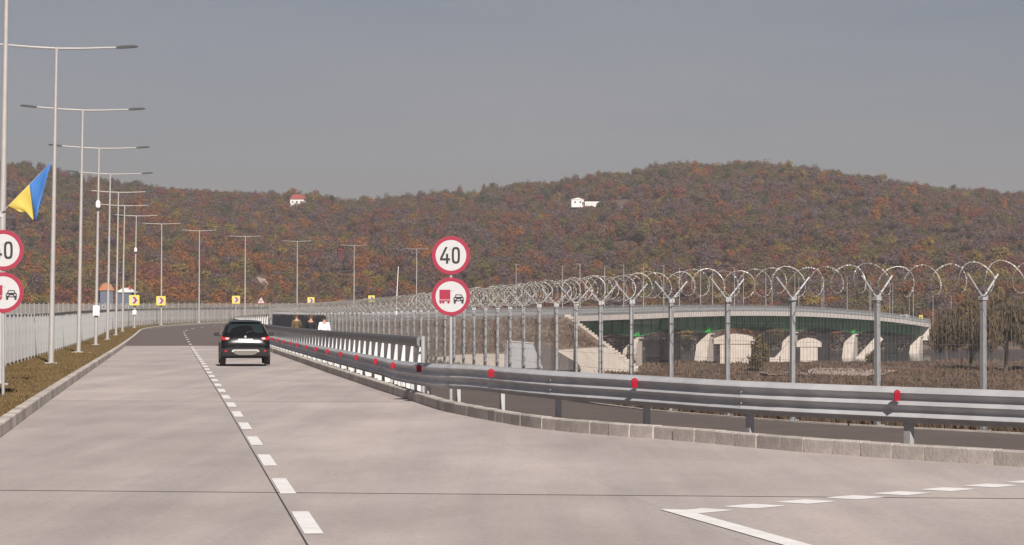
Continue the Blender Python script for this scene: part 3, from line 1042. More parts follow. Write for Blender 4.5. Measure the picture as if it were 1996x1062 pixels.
for i, u in enumerate(LU):
    v = -5.3 if u < 450 else -5.0
    lab = ['tall lamp post carrying the slanting blue and yellow flag', 'first two-armed lamp post beyond the one carrying the flag',
           'second two-armed lamp post beyond the one carrying the flag, on a concrete footing',
           'two-armed lamp post carrying a white box and a camera dome by the verge', 'first two-armed lamp post beyond the one with white box and dome',
           'second two-armed lamp post beyond the one with white box and dome', 'plain two-armed lamp post just before the one with chevron board and small box',
           'two-armed lamp post with a small white box beneath its yellow chevron board', 'two-armed lamp post carrying a yellow chevron board but no white box',
           'first two-armed lamp post past the two carrying chevron boards', 'second two-armed lamp post past the two carrying chevron boards, beyond the warning triangle',
           'third two-armed lamp post past the two carrying chevron boards', 'two-armed lamp post next to the raised white barrier boom',
           'last two-armed lamp post before the bridge, next after the one by the boom'][i]
    lp = lamp(W(u, v, .14), -heading(u), lab, 'lamp posts along the outer road edge', 2, R(1.0) if i < 8 else R(.3))
    lamps.append(lp)
    if i in (3, 7):
        b = MB(); b.box((0, -.16, 1.95 if i == 3 else 1.55), (.36, .2, .55 if i == 3 else .42), ch=.02); b.build('control_box', M['box_white'], lp)
        b = MB(); zc = 7.9 if i == 3 else 7.7
        b.tube([(0, 0, zc + .25), (.0, -.25, zc + .25)], .03, 6)
        b.tube([(0, -.25, zc + .28), (0, -.25, zc + .2), (0, -.25, zc), (0, -.25, zc - .14), (0, -.25, zc - .2)], [.03, .12, .15, .12, .02], 10)
        b.build('camera_dome', M['box_white'], lp, smooth=40)
    if i == 2:
        b = MB(); b.box((.12, 0, -.03), (.9, .7, .1), ch=.02); b.build('footing', M['kerb'], lp)

# ================================================================== SIGNS
def digit0(cx, hw, hh, st):
    out = []; inn = []
    n = 28
    for k in range(n):
        a = 2 * math.pi * k / n
        ca, sa = math.cos(a), math.sin(a)
        e = 0.62
        out.append((cx + hw * math.copysign(abs(ca) ** e, ca), hh * math.copysign(abs(sa) ** e, sa)))
        inn.append((cx + (hw - st) * math.copysign(abs(ca) ** e, ca), (hh - st) * math.copysign(abs(sa) ** e, sa)))
    return out, inn
def disc_face(r, n=48): return [(r * math.cos(2 * math.pi * k / n), r * math.sin(2 * math.pi * k / n)) for k in range(n)]
def off(x, y, z): return Matrix.Translation((x, y, z))
def ringpoly(b, out, inn, Mx, depth):
    n = len(out)
    vs = [Mx @ Vector((p[0], y, p[1])) for y in (0, depth) for pl in (out, inn) for p in pl]
    fs = []
    for k in range(n):
        j = (k + 1) % n
        fs += [(k, j, n + j, n + k), (2*n+k, 3*n+k, 3*n+j, 2*n+j), (k, 2*n+k, 2*n+j, j), (n+k, n+j, 3*n+j, 3*n+k)]
    b.add(vs, fs)
def disc_sign(parent, z, rad, kind):
    """flat disc facing local -Y"""
    b = MB(); b.prism(disc_face(rad), off(0, 0, z), 0.025); d = b.build('sign_disc', M['sign_back'], parent)
    b = MB(); b.ring(rad * .998, rad * .80, off(0, -.006, z), .005, 56); b.build('red_rim', M['red'], d)
    b = MB(); b.prism(disc_face(rad * .803), off(0, -.004, z), .003); b.build('white_face', M['white'], d)
    y = -.0075
    if kind == '40':
        b = MB()
        h = .435 * rad; st = .115 * rad
        x0, x1 = -.57 * rad, -.05 * rad
        # figure 4: stem, cross bar, diagonal
        xs_ = x1 - .15 * rad
        b.prism([(xs_ - st / 2, -h), (xs_ + st / 2, -h), (xs_ + st / 2, .08 * rad), (xs_ - st / 2, .08 * rad)], off(0, y, z), .003)
        b.prism([(x0, -h + .17 * rad), (x1, -h + .17 * rad), (x1, -h + .17 * rad + st), (x0, -h + .17 * rad + st)], off(0, y - .0005, z), .003)
        b.prism([(x0, -h + .17 * rad + st), (x0 + st * 1.05, -h + .17 * rad + st), (x0 + .40 * rad, h), (x0 + .40 * rad - st * 1.1, h)], off(0, y - .001, z), .003)
        b.build('figure_four', M['black'], d)
        b = MB(); o_, i_ = digit0(.255 * rad, .215 * rad, h, st); ringpoly(b, o_, i_, off(0, y, z), .003)
        b.build('figure_zero', M['black'], d)
    else:
        b = MB()
        q = rad
        b.prism([(-.60 * q, -.15 * q), (-.03 * q, -.15 * q), (-.03 * q, .36 * q), (-.60 * q, .36 * q)], off(0, y, z), .003)
        b.prism([(-.62 * q, -.25 * q), (-.03 * q, -.25 * q), (-.03 * q, -.185 * q), (-.62 * q, -.185 * q)], off(0, y, z), .003)
        for cx in (-.54, -.40, -.13):
            b.prism([(cx * q + .065 * q * math.cos(a * math.pi / 5), -.30 * q + .065 * q * math.sin(a * math.pi / 5)) for a in range(10)], off(0, y - .0006, z), .003)
        b.build('red_lorry', M['red'], d)
        b = MB(); cx = .40 * q
        b.prism([(cx - .27 * q, -.24 * q), (cx + .27 * q, -.24 * q), (cx + .27 * q, -.06 * q), (cx + .20 * q, -.01 * q), (cx - .20 * q, -.01 * q), (cx - .27 * q, -.06 * q)], off(0, y, z), .003)
        b.prism([(cx - .21 * q, -.01 * q), (cx - .16 * q, -.01 * q), (cx - .12 * q, .07 * q), (cx + .12 * q, .07 * q), (cx + .16 * q, -.01 * q), (cx + .21 * q, -.01 * q), (cx + .15 * q, .115 * q), (cx - .15 * q, .115 * q)], off(0, y - .0004, z), .003)
        for s_ in (-1, 1):
            b.prism([(cx + s_ * .20 * q - .055 * q, -.36 * q), (cx + s_ * .20 * q + .055 * q, -.36 * q), (cx + s_ * .20 * q + .055 * q, -.23 * q), (cx + s_ * .20 * q - .055 * q, -.23 * q)], off(0, y - .0004, z), .003)
        b.build('black_car', M['black'], d)
        b = MB()
        for s_ in (-1, 1):
            b.prism([(cx + s_ * .18 * q - .045 * q, -.15 * q), (cx + s_ * .18 * q + .045 * q, -.15 * q), (cx + s_ * .18 * q + .045 * q, -.09 * q), (cx + s_ * .18 * q - .045 * q, -.09 * q)], off(0, y - .0012, z), .002)
        b.prism([(cx - .09 * q, -.19 * q), (cx + .09 * q, -.19 * q), (cx + .09 * q, -.14 * q), (cx - .09 * q, -.14 * q)], off(0, y - .0012, z), .002)
        b.build('car_lights', M['white'], d)
def sign_post(p, rz, z1, z2, rad, label):
    t = tag(empty('road_sign', p, rz), label, 'road sign', 'speed limit and overtaking sign posts')
    b = MB(); b.tube([(0, .045, -.1), (0, .045, z1 + .32 - p[2] + .0)], .032, 8); b.build('pole', M['galv_light'], t)
    disc_sign(t, z1 - p[2], rad, '40'); disc_sign(t, z2 - p[2], rad, 'lorry')
    b = MB()
    for zz in (z1, z2):
        b.box((0, .045, zz - p[2] + .12), (.11, .1, .04)); b.box((0, .045, zz - p[2] - .12), (.11, .1, .04))
    b.build('bracket', M['galv'], t)
    return t
dR = 58.0
pr = Vector(((879 - 998) * dR / F, dR, 0.03))
sign_post(pr, R(2.0), CAMZ + (600 - 497.5) * dR / F, CAMZ + (600 - 578) * dR / F, .395, 'round 40 limit and no overtaking signs on a pole behind the guardrail')
dL = 60.0
pl = Vector(((6 - 998) * dL / F, dL, .14))
sign_post(pl, R(9.0), CAMZ + (600 - 487.5) * dL / F, CAMZ + (600 - 570) * dL / F, .432, 'round 40 limit and no overtaking signs on a pole in the grass verge')

def chevron(p, rz, label, z, pole, size=1.0):
    t = tag(empty('chevron_board', p, rz), label, 'chevron sign', 'yellow chevron boards round the bend')
    b = MB(); h = size / 2; r = .06
    poly = [(-h + r, -h), (h - r, -h), (h, -h + r), (h, h - r), (h - r, h), (-h + r, h), (-h, h - r), (-h, -h + r)]
    b.prism(poly, off(0, -.14, z), .03); bd = b.build('board', M['yellow'], t)
    b = MB(); k = h * .66
    b.prism([(-k, -k), (k, -k), (k, k), (-k, k)], off(0, -.147, z), .005); b.build('white_panel', M['white'], bd)
    b = MB(); k *= .98
    b.prism([(-.55 * k, -k), (.15 * k, -k), (k * .95, 0), (.15 * k, k), (-.55 * k, k), (.22 * k, 0)], off(0, -.154, z), .005); b.build('red_chevron', M['red'], bd)
    if pole:
        b = MB(); b.tube([(0, -.07, -.1), (0, -.07, z + h * .8)], .04, 8); b.build('pole', M['galv_light'], t)
    else:
        b = MB(); b.box((0, -.06, z), (.26, .16, .06)); b.build('clamp', M['galv'], t)
    return t
for px, lo, hi, lab, pole in ((288, 255, 300, 'yellow chevron board on the lamp post with the small white box', False),
                              (352, 290, 330, 'yellow chevron board clamped to a plain lamp post on the bend', False),
                              (460, 325, 370, 'yellow chevron board on its own pole, next to the triangular warning sign', True),
                              (606, 360, 420, 'yellow chevron board on a pole, first one past the triangular warning sign', True),
                              (724, 390, 450, 'yellow chevron board on a pole, closest to the bridge along the bend', True)):
    if px == 288: u = LU[7] - .25
    elif px == 352: u = LU[8] - .25
    else: u = u_at_column(px, -5.1, lo, hi)
    p = W(u, -5.3 if not pole else -5.1, .14)
    cz = {288: 585, 352: 586, 460: 584, 606: 586, 724: 582}[px]
    zc = CAMZ + (600 - cz) * p.y / F - p.z
    chevron(p, R(8), lab, zc, pole, 1.02)
# warning triangle
u = u_at_column(509, -5.0, 330, 400)
p = W(u, -5.0, .14)
t = tag(empty('warning_sign', p, R(4)), 'white triangular bend warning sign with red border and black arrow on pole', 'warning sign')
zc = CAMZ + (600 - 586) * p.y / F - p.z
b = MB(); b.tube([(0, .05, -.1), (0, .05, zc + .4)], .04, 8); b.build('pole', M['galv_light'], t)
def tri(sz): return [(-sz * .5, -sz * .36), (sz * .5, -sz * .36), (0, sz * .51)]
b = MB(); b.prism(tri(1.22), off(0, -.02, zc), .03); bd = b.build('plate', M['red'], t)
b = MB(); b.prism(tri(.90), off(0, -.03, zc), .006); b.build('white_face', M['white'], bd)
b = MB(); b.prism([(-.10, -.26), (-.03, -.26), (-.03, -.10), (.03, -.03), (.10, -.02), (.10, -.08), (.20, .015), (.10, .11), (.10, .05), (0.0, .03), (-.10, -.07)], off(0, -.036, zc), .006); b.build('bend_arrow', M['black'], bd)

# raised barrier boom, a thin leaning white pole
u = u_at_column(772, -4.6, 400, 470); p = W(u, -4.6, .1)
t = tag(empty('barrier_boom', p), 'thin white barrier boom standing raised and leaning by the bend', 'barrier boom')
b = MB(); b.tube([(0, 0, 1.0), (.36, 0, 1.0 + 7.2)], [.075, .05], 6); b.build('boom', M['box_white'], t)
b = MB(); b.box((0, 0, .55), (.35, .35, 1.1), ch=.03); b.build('cabinet', M['box_white'], t)

# ================================================================== FLAG on a slanting staff fixed to the first lamp post
d = LU[0] * math.cos(TH0) + .0
lp0 = lamps[0].location
fb = survey(7, 411, lp0.y - .12)
tipp = survey(102, 314, lp0.y - .30)
t = tag(empty('flag', fb), 'blue and yellow flag hanging from a slanting staff on a lamp post', 'flag')
b = MB(); b.tube([Vector((-.12, .1, -.1)), Vector((0, 0, 0)), tipp - fb], [.016, .016, .010], 6); b.build('staff', M['pole'], t)
b = MB(); b.box((-.10, .1, -.08), (.16, .12, .14), ch=.02); b.build('bracket', M['galv'], t)
h0 = survey(15, 403, lp0.y - .14) - fb; h1 = survey(101, 316, lp0.y - .30) - fb
nu, nv = 26, 22
def flag_pt(i, j):
    a = i / nu      # along the hoist, 0 yellow end .. 1 blue end
    c = j / nv      # towards the fly
    base = h0.lerp(h1, a)
    # the cloth drops from the slanting staff; it is gathered, so hanging length is cut towards both ends
    prof_ = [(0, .12), (.12, .30), (.28, .52), (.5, .86), (.72, 1.12), (.88, 1.05), (1.0, 1.02)]
    drop = interp(prof_, a)
    sway = 0.36 * (1 - a) * c - 0.30 * a * c * a
    fold = 0.085 * math.sin(7.5 * a + 2.2 * c) * (0.35 + c) + .05 * math.sin(15 * a - 3 * c) * c
    return base + Vector((sway * .9, -.05 - 0.9 * fold, -drop * c + .03 * math.sin(9 * a) * c))
vs = [flag_pt(i, j) for i in range(nu + 1) for j in range(nv + 1)]
fs = [(i * (nv + 1) + j, i * (nv + 1) + j + 1, (i + 1) * (nv + 1) + j + 1, (i + 1) * (nv + 1) + j) for i in range(nu) for j in range(nv)]
for nm, m_, lo, hi in (('yellow_field', 'flag_yellow', 0, nu // 2), ('blue_field', 'blue', nu // 2, nu)):
    b = MB()
    for i in range(lo, hi):
        for j in range(nv):
            q = [vs[i * (nv + 1) + j], vs[i * (nv + 1) + j + 1], vs[(i + 1) * (nv + 1) + j + 1], vs[(i + 1) * (nv + 1) + j]]
            b.add(q, [(0, 1, 2, 3)])
    o = b.build(nm, M[m_], t, fixn=False)
    bmx = bmesh.new(); bmx.from_mesh(o.data); bmesh.ops.remove_doubles(bmx, verts=bmx.verts, dist=1e-5); bmesh.ops.recalc_face_normals(bmx, faces=bmx.faces)
    bmx.to_mesh(o.data); bmx.free()
    o.data.polygons.foreach_set('use_smooth', [True] * len(o.data.polygons))
    sd = o.modifiers.new('thick', 'SOLIDIFY'); sd.thickness = .004

# ================================================================== CAR
def make_car(p, rz):
    t = tag(empty('car', p, rz), 'black compact hatchback driving away along the concrete lane', 'car')
    # local: +Y forward, rear bumper at y = 0; ring of (half width, z) per station
    def ringp(hw, zb, zbelt, hwr, zt):
        return [(hw * .86, zb), (hw * .97, zb + .12), (hw, zb + .32), (hw * .995, (zb + zbelt) / 2 + .12), (hw * .955, zbelt), (hwr, zt - .10), (hwr * .86, zt - .025), (hwr * .45, zt), (0, zt + .008)]
    st = [  # y, hw, zb, zbelt, hwr, ztop
        (0.00, .72, .40, .60, .66, .70), (0.03, .80, .33, .66, .72, .80), (0.10, .86, .27, .84, .76, .98), (0.20, .885, .24, .98, .76, 1.08),
        (0.34, .89, .22, 1.02, .70, 1.29), (0.46, .892, .22, 1.03, .645, 1.46), (0.60, .893, .22, 1.03, .625, 1.525), (1.1, .895, .21, 1.01, .635, 1.56),
        (1.8, .892, .20, .98, .64, 1.565), (2.35, .89, .20, .96, .63, 1.53), (2.75, .89, .20, .95, .66, 1.34), (3.12, .885, .20, .94, .70, 1.08),
        (3.5, .87, .20, .89, .66, 1.01), (3.85, .82, .22, .78, .60, .91), (4.05, .72, .26, .62, .52, .74), (4.12, .55, .34, .52, .40, .58)]
    b = MB(); vs = []; fs = []
    for (y, hw, zb, zbelt, hwr, zt) in st:
        half = ringp(hw, zb, zbelt, hwr, zt)
        rg = [(x, z) for x, z in half] + [(-x, z) for x, z in reversed(half[:-1])]
        vs += [(x, y, z) for x, z in rg]
    n = 17
    for i in range(len(st) - 1):
        for k in range(n - 1):
            fs.append((i * n + k, i * n + k + 1, (i + 1) * n + k + 1, (i + 1) * n + k))
        fs.append((i * n + n - 1, i * n, (i + 1) * n, (i + 1) * n + n - 1))
    fs.append(tuple(range(n))); fs.append(tuple((len(st) - 1) * n + k for k in range(n)))
    b.add(vs, fs)
    body = b.build('body', M['car_black'], t, smooth=38)
    md = body.modifiers.new('sub', 'SUBSURF'); md.levels = 1; md.render_levels = 1
    # rear window
    b = MB(); b.add([(-.60, .195, 1.085), (.60, .195, 1.085), (.66, .25, 1.12), (.57, .425, 1.425), (.50, .44, 1.45), (-.50, .44, 1.45), (-.57, .425, 1.425), (-.66, .25, 1.12)], [tuple(range(8))])
    b.add([(-.60, .215, 1.085), (.60, .215, 1.085), (.66, .27, 1.12), (.57, .445, 1.425), (.50, .46, 1.45), (-.50, .46, 1.45), (-.57, .445, 1.425), (-.66, .27, 1.12)], [tuple(range(7, -1, -1))])
    hatch = b.build('rear_window', M['glass'], t)
    b = MB(); b.tube([(0.02, .185, 1.09), (.16, .215, 1.15), (.36, .235, 1.17)], [.016, .012, .008], 6); b.build('wiper', M['plastic'], hatch)
    # side windows
    for s_ in (-1, 1):
        b = MB(); b.add([(s_ * .865, .75, 1.06), (s_ * .862, 2.75, 1.02), (s_ * .70, 2.2, 1.42), (s_ * .675, .85, 1.45)], [(0, 1, 2, 3)])
        b.add([(s_ * .855, .75, 1.06), (s_ * .852, 2.75, 1.02), (s_ * .69, 2.2, 1.42), (s_ * .665, .85, 1.45)], [(3, 2, 1, 0)])
        b.build('side_window', M['glass'], t)
        # mirrors
        b = MB(); b.box((s_ * 1.0, 2.52, 1.02), (.20, .11, .14), ch=.03); b.tube([(s_ * .87, 2.55, .97), (s_ * .95, 2.53, .99)], .03, 6)
        b.build('wing_mirror', M['plastic'], t, smooth=30)
        # tail lights
        b = MB(); b.prism([(s_ * .55, .93), (s_ * .80, .955), (s_ * .865, 1.0), (s_ * .85, .86), (s_ * .80, .83), (s_ * .60, .85)], off(0, .055, 0), .20)
        tl = b.build('tail_light', M['tail_red'], t)
        b = MB(); b.prism([(s_ * .575, .915), (s_ * .70, .925), (s_ * .71, .87), (s_ * .62, .865)], off(0, .048, 0), .02); b.build('lens', M['tail_clear'], tl)
        b = MB(); b.box((s_ * .68, -.006, .45), (.13, .03, .07), ch=.01); b.build('rear_reflector', M['tail_red'], t)
        b = MB(); b.tube([(s_ * .30, -.05, .375), (s_ * .30, -.01, .375)], .035, 8); b.build('exhaust_tip', M['chrome'], t)
    # bumper cladding and skid plate
    b = MB()
    b.sweep([(0, .26), (-.03, .34), (-.035, .52), (0, .56), (.12, .56), (.12, .24)], [(Vector((-.84, .10, 0)), Vector((0, 1, 0)), Vector((0, 0, 1))), (Vector((-.66, .01, 0)), Vector((0, 1, 0)), Vector((0, 0, 1))), (Vector((0, -.01, 0)), Vector((0, 1, 0)), Vector((0, 0, 1))), (Vector((.66, .01, 0)), Vector((0, 1, 0)), Vector((0, 0, 1))), (Vector((.84, .10, 0)), Vector((0, 1, 0)), Vector((0, 0, 1)))], closed=True, cap=True)
    b.build('bumper', M['plastic'], t, smooth=35)
    b = MB(); b.prism([(-.40, .49), (.40, .49), (.45, .43), (.38, .34), (.24, .30), (-.24, .30), (-.38, .34), (-.45, .43)], off(0, -.065, 0), .05)
    sp_ = b.build('skid_plate', M['skid'], t)
    b = MB(); b.prism([(-.44, .50), (.44, .50), (.50, .44), (.46, .40), (.40, .455), (-.40, .455), (-.46, .40), (-.50, .44)], off(0, -.078, 0), .05); b.build('bright_trim', M['chrome'], sp_)
    b = MB(); b.box((0, .038, .82), (.52, .02, .12), ch=.006); b.build('number_plate', M['plate'], t)
    b = MB(); b.prism([(0, .90), (.045, .955), (0, 1.01), (-.045, .955)], off(0, .07, 0), .03); b.build('diamond_badge', M['chrome'], t)
    b = MB(); b.box((0, .43, 1.505), (1.15, .20, .03), ch=.012); b.build('roof_spoiler', M['plastic'], t)
    b = MB(); b.tube([(0, .75, 1.55), (0, .55, 1.72)], .006, 5); b.build('aerial', M['plastic'], t)
    for s_ in (-1, 1):
        for y in (.72, 3.30):
            b = MB(); x0, x1 = s_ * .69, s_ * .905
            b.tube([(x0, y, .335), (x0 + s_ * .02, y, .335), (x1 - s_ * .02, y, .335), (x1, y, .335)], [.30, .335, .335, .30], 24)
            wh = b.build('wheel', M['rubber'], t, smooth=50)
            b = MB(); b.tube([(x1 - s_ * .02, y, .335), (x1 + s_ * .006, y, .335)], [.21, .20], 18); b.build('rim', M['chrome'], wh, smooth=30)
            b = MB(); b.ring(.40, .345, Matrix.Translation((s_ * .80, y, .34)) @ Matrix.Rotation(R(90), 4, 'Z') @ Matrix.Translation((0, -.1, 0)), .2, 24); b.build('wheel_arch', M['plastic'], t)
    b = MB(); b.box((0, 2.0, .22), (1.5, 3.0, .08)); b.build('underbody', M['plastic'], t)
    # headrests and seats seen through the glass are left to the dark glass
    return t
dcar = 101.5
cp = Vector(((478.5 - 998) * dcar / F, dcar, 0.004))
make_car(cp, R(6.9))

# ================================================================== PEOPLE (walking away along the footpath, seen from behind)
def skin_mesh(name, chains, root=0):
    """chains: list of (points, radii); first point of later chains is welded to the nearest point of the first"""
    vs = []; es = []; rad = []
    for ci, (pts, rs) in enumerate(chains):
        prev = None
        for q, (p, r) in enumerate(zip(pts, rs)):
            idx = None
            for i, o in enumerate(vs):
                if (Vector(o) - Vector(p)).length < 1e-4: idx = i
            if idx is None:
                vs.append(tuple(p)); rad.append(r); idx = len(vs) - 1
            if prev is not None: es.append((prev, idx))
            prev = idx
    me = bpy.data.meshes.new(name); me.from_pydata(vs, es, [])
    o = bpy.data.objects.new(name, me); COL.objects.link(o)
    sk = o.modifiers.new('skin', 'SKIN'); sk.use_smooth_shade = True
    for i, r in enumerate(rad):
        sv = me.skin_vertices[0].data[i]
        sv.radius = r if hasattr(r, '__len__') else (r, r)
        sv.use_root = (i == root)
    sb = o.modifiers.new('sub', 'SUBSURF'); sb.levels = 2; sb.render_levels = 2
    dg = bpy.context.evaluated_depsgraph_get()
    out = bpy.data.meshes.new_from_object(o.evaluated_get(dg))
    bpy.data.objects.remove(o)
    return out
def person(p, rz, H, top, bottom, hair, label, swing=1):
    k = H / 1.75
    t = tag(empty('person', p, rz), label, 'person', 'people walking on the footpath')
    V = lambda x, y, z: (x * k, y * k, z * k)
    sw = .16 * swing
    pel = V(0, 0, .95); ch = V(0, .01, 1.20); cl = V(0, .0, 1.40); nk = V(0, .0, 1.50)
    hd = V(0, .03, 1.60); ht = V(0, .02, 1.67)
    def arm(s):
        return [cl, V(s * .17, 0, 1.40), V(s * .225, -.02 + s * sw * .4, 1.13), V(s * .235, .06 + s * sw, .90), V(s * .23, .09 + s * sw * 1.1, .83)]
    def leg(s):
        return [pel, V(s * .095, 0, .90), V(s * .10, .05 - s * sw * .5, .50), V(s * .10, -s * sw, .09), V(s * .10, .14 - s * sw, .04)]
    chains = [([pel, ch, cl, nk, hd, ht], [(.135 * k, .10 * k), (.145 * k, .105 * k), (.13 * k, .085 * k), .055 * k, (.075 * k, .092 * k), (.068 * k, .082 * k)])]
    for s in (-1, 1):
        chains.append((arm(s), [.1, .062 * k, .046 * k, .034 * k, .032 * k]))
        chains.append((leg(s), [.1, .088 * k, .062 * k, .042 * k, .036 * k]))
        a = Vector(arm(s)[-1])
        for f in range(4):
            o_ = Vector(((f - 1.5) * .0, (f - 1.5) * .020, 0)) * k
            chains.append(([tuple(a), tuple(a + o_ + Vector((0, 0, -.05)) * k), tuple(a + o_ + Vector((-s * .012, .006, -.09 - .006 * (f in (1, 2)))) * k)], [.032 * k, .010 * k, .008 * k]))
        chains.append(([tuple(a), tuple(a + Vector((-s * .02, .045, -.035)) * k), tuple(a + Vector((-s * .02, .055, -.065)) * k)], [.032 * k, .010 * k, .008 * k]))
    body = skin_mesh('body', chains)
    body.materials.clear(); body.materials.append(M['skin'])
    link('body', body, t)
    sh = [([V(0, 0, .90), pel, ch, cl, V(0, 0, 1.46)], [(.17 * k, .13 * k), (.165 * k, .125 * k), (.172 * k, .128 * k), (.155 * k, .105 * k), .075 * k])]
    for s in (-1, 1):
        a = arm(s); sh.append((a[:3] + [Vector(a[2]).lerp(Vector(a[3]), .8)], [.1, .082 * k, .066 * k, .056 * k]))
    m_ = skin_mesh('shirt', sh, 1); m_.materials.clear(); m_.materials.append(top); link('shirt', m_, t)
    tr = [([V(0, 0, 1.0), pel], [(.15 * k, .115 * k), (.15 * k, .115 * k)])]
    for s in (-1, 1):
        a = leg(s); tr.append((a[:3] + [Vector(a[2]).lerp(Vector(a[3]), .93)], [.1, .105 * k, .08 * k, .066 * k]))
    m_ = skin_mesh('trousers', tr, 1); m_.materials.clear(); m_.materials.append(bottom); link('trousers', m_, t)
    b = MB()
    for s in (-1, 1):
        a = Vector(leg(s)[3])
        b.box((a.x, a.y + .05 * k, .045), (.095 * k, .27 * k, .085), ch=.025)
    b.build('shoes', M['rubber'], t)
    # hair cap: back and top of the head
    b = MB(); vs = []; fs = []
    c = Vector(V(0, .012, 1.635)); nn = 12; mm = 7
    for i in range(mm + 1):
        ph = R(0 + 112 * i / mm)
        for j in range(nn):
            a = 2 * math.pi * j / nn
            cut = 1.0
            ph2 = ph * (0.62 if math.sin(a) > .3 else 1.0)
            vs.append(c + Vector((math.sin(ph2) * math.cos(a) * .088, math.sin(ph2) * math.sin(a) * .105, math.cos(ph2) * .118)) * k)
    for i in range(mm):
        for j in range(nn):
            fs.append((i * nn + j, i * nn + (j + 1) % nn, (i + 1) * nn + (j + 1) % nn, (i + 1) * nn + j))
    b.add(vs, fs); b.build('hair', hair, t, smooth=60)
    b = MB()
    for s in (-1, 1):
        b.box(Vector(V(s * .082, .02, 1.615)), (.02 * k, .035 * k, .06 * k), ch=.008)
    b.build('ears', M['skin'], t)
    return t
for px, dd, H, top, hair, lab, sw in ((632, 116, 1.66, M['shirt_white'], M['hair'], 'person in a white shirt walking away along the footpath', 1),
                                     (606, 126, 1.68, M['cloth_black'], M['hair_red'], 'person in a black jacket walking beside the one in white', -1),
                                     (578, 141, 1.66, M['cloth_olive'], M['hair_red'], 'person in an olive brown jacket walking next to the black jacket', 1)):
    p = Vector(((px - 998) * dd / F, dd, .03))
    person(p, R(6.9), H, top, M['trousers'], hair, lab, sw)

# ================================================================== BRIDGE
br = tag(empty('bridge', W(UB0, 0, -9.5)), 'long low road bridge with green steel girders on pale concrete piers', 'bridge')
bo = br.location.copy()
def bframes(st=6.0, z=0.0, ua=UB0, ub=UB1):
    n = int((ub - ua) / st); out = []
    for i in range(n + 1):
        u = ua + (ub - ua) * i / n; th = heading(u)
        out.append((W(u, 0, z) - bo, Vector((math.cos(th), -math.sin(th), 0)), Vector((0, 0, 1)), u))
    return out
BW = 6.6
fr = [(a, b_, c) for a, b_, c, u in bframes()]
b = MB(); b.sweep([(-BW + .3, -.05), (BW - .3, -.05), (BW - .3, -.35), (-BW + .3, -.40)], fr, closed=True, cap=True); b.build('deck', M['asphalt'], br)
for s_ in (-1, 1):
    x0, x1 = sorted((s_ * (BW - .3), s_ * BW))
    b = MB(); b.sweep([(x0, .10), (x1, .10), (x1, -.85), (x0, -.85)], fr, closed=True, cap=True); b.build('edge_beam', M['bridge_conc'], br)
PU = [u_at_column(px, 4.0, UB0, UB1) for px in (1240, 1380, 1545, 1663)]
sup = [UB0] + PU + [UB1]
def girder_depth(u):
    d = min(abs(u - q) for q in PU)
    f = max(0, 1 - d / 26.0)
    return 2.45 + 1.15 * f * f
for v0 in (-3.9, 3.9):
    b = MB(); vs = []; fs = []
    frs = bframes(3.0)
    for (o_, ax, up, u) in frs:
        dp = girder_depth(u)
        prof = [(v0 - .55, -.42), (v0 + .55, -.42), (v0 + .55, -.50), (v0 + .06, -.52), (v0 + .06, -.85 - dp + .10), (v0 + .5, -.85 - dp + .06), (v0 + .5, -.85 - dp), (v0 - .5, -.85 - dp), (v0 - .5, -.85 - dp + .06), (v0 - .06, -.85 - dp + .10), (v0 - .06, -.52), (v0 - .55, -.50)]
        vs += [o_ + ax * a + up * c for a, c in prof]
    n = 12
    for i in range(len(frs) - 1):
        for k in range(n):
            k2 = (k + 1) % n
            fs.append((i * n + k, (i + 1) * n + k, (i + 1) * n + k2, i * n + k2))
    b.add(vs, fs); gd = b.build('girder', M['green'], br)
    # vertical stiffeners on the outer face
    b2 = MB(); 
    s_ = 1 if v0 > 0 else -1
    u = UB0 + 3
    bs = MB()
    while u < UB1:
        th = heading(u); dp = girder_depth(u)
        bs.box(W(u, v0 + s_ * .22, -.7 - dp / 2) - bo, (.3, .04, dp - .1), -th)
        u += 6
    st_ = bs.build('stiffener', M['green'], gd); st_['kind'] = 'stuff'
    for q in PU:
        th = heading(q); bb = MB()
        bb.box(W(q - .6, v0 + s_ * .28, -.85 - girder_depth(q) + .75) - bo, (.6, 2.4, 1.0), -th)
        bb.build('bearing_bracket', M['green_sunlit'], gd)  # lighter green paints in the sun reaching below the deck's shade
# deck cantilever slab underside brackets
# piers: sloping ice-breaker nose towards the near bank plus a hammerhead column
for i, q in enumerate(PU + [UB1 - 3.0]):
    zt = zr(q) - .85 - girder_depth(q) - .25
    th = heading(q)
    wd = 4.6
    ub_, ut_ = (-4.6, -1.3)
    zb = -10.9
    pr_ = [(ub_, zb), (1.3, zb), (1.3, zt - .0), (-1.1, zt), (-1.4, zt - .55), (-1.9, zt - .9)]
    # prism along u, thickness across the bridge
    root = W(q, 0, 0); root.z = 0
    Mx = Matrix.Translation(root - bo) @ Matrix.Rotation(-th + R(90), 4, 'Z')
    # local x -> along u ; local y -> across to the left
    b = MB(); b.prism(pr_, Mx @ Matrix.Translation((0, -wd - .2, 0)), 2.6)
    pi_ = b.build('pier', M['pier_conc'], br)
    b = MB(); b.prism(pr_, Mx @ Matrix.Translation((0, wd - 2.4, 0)), 2.6); b.build('pier', M['pier_conc'], br)
    b = MB(); b.box(Mx @ Vector((0.1, 0, zt + .13)), (2.0, 10.4, .26), -th + R(90)); b.build('bearing_shelf', M['pier_conc'], br)
# abutments
for q, sg in ((UB0, 1), (UB1, -1)):
    th = heading(q)
    hb_ = 9.6 if sg > 0 else 3.6
    b = MB(); b.box(W(q + sg * .6, 0, -.8 - hb_ / 2) - bo, (13.2, 1.6, hb_), -th); b.build('abutment', M['bridge_conc'], br)
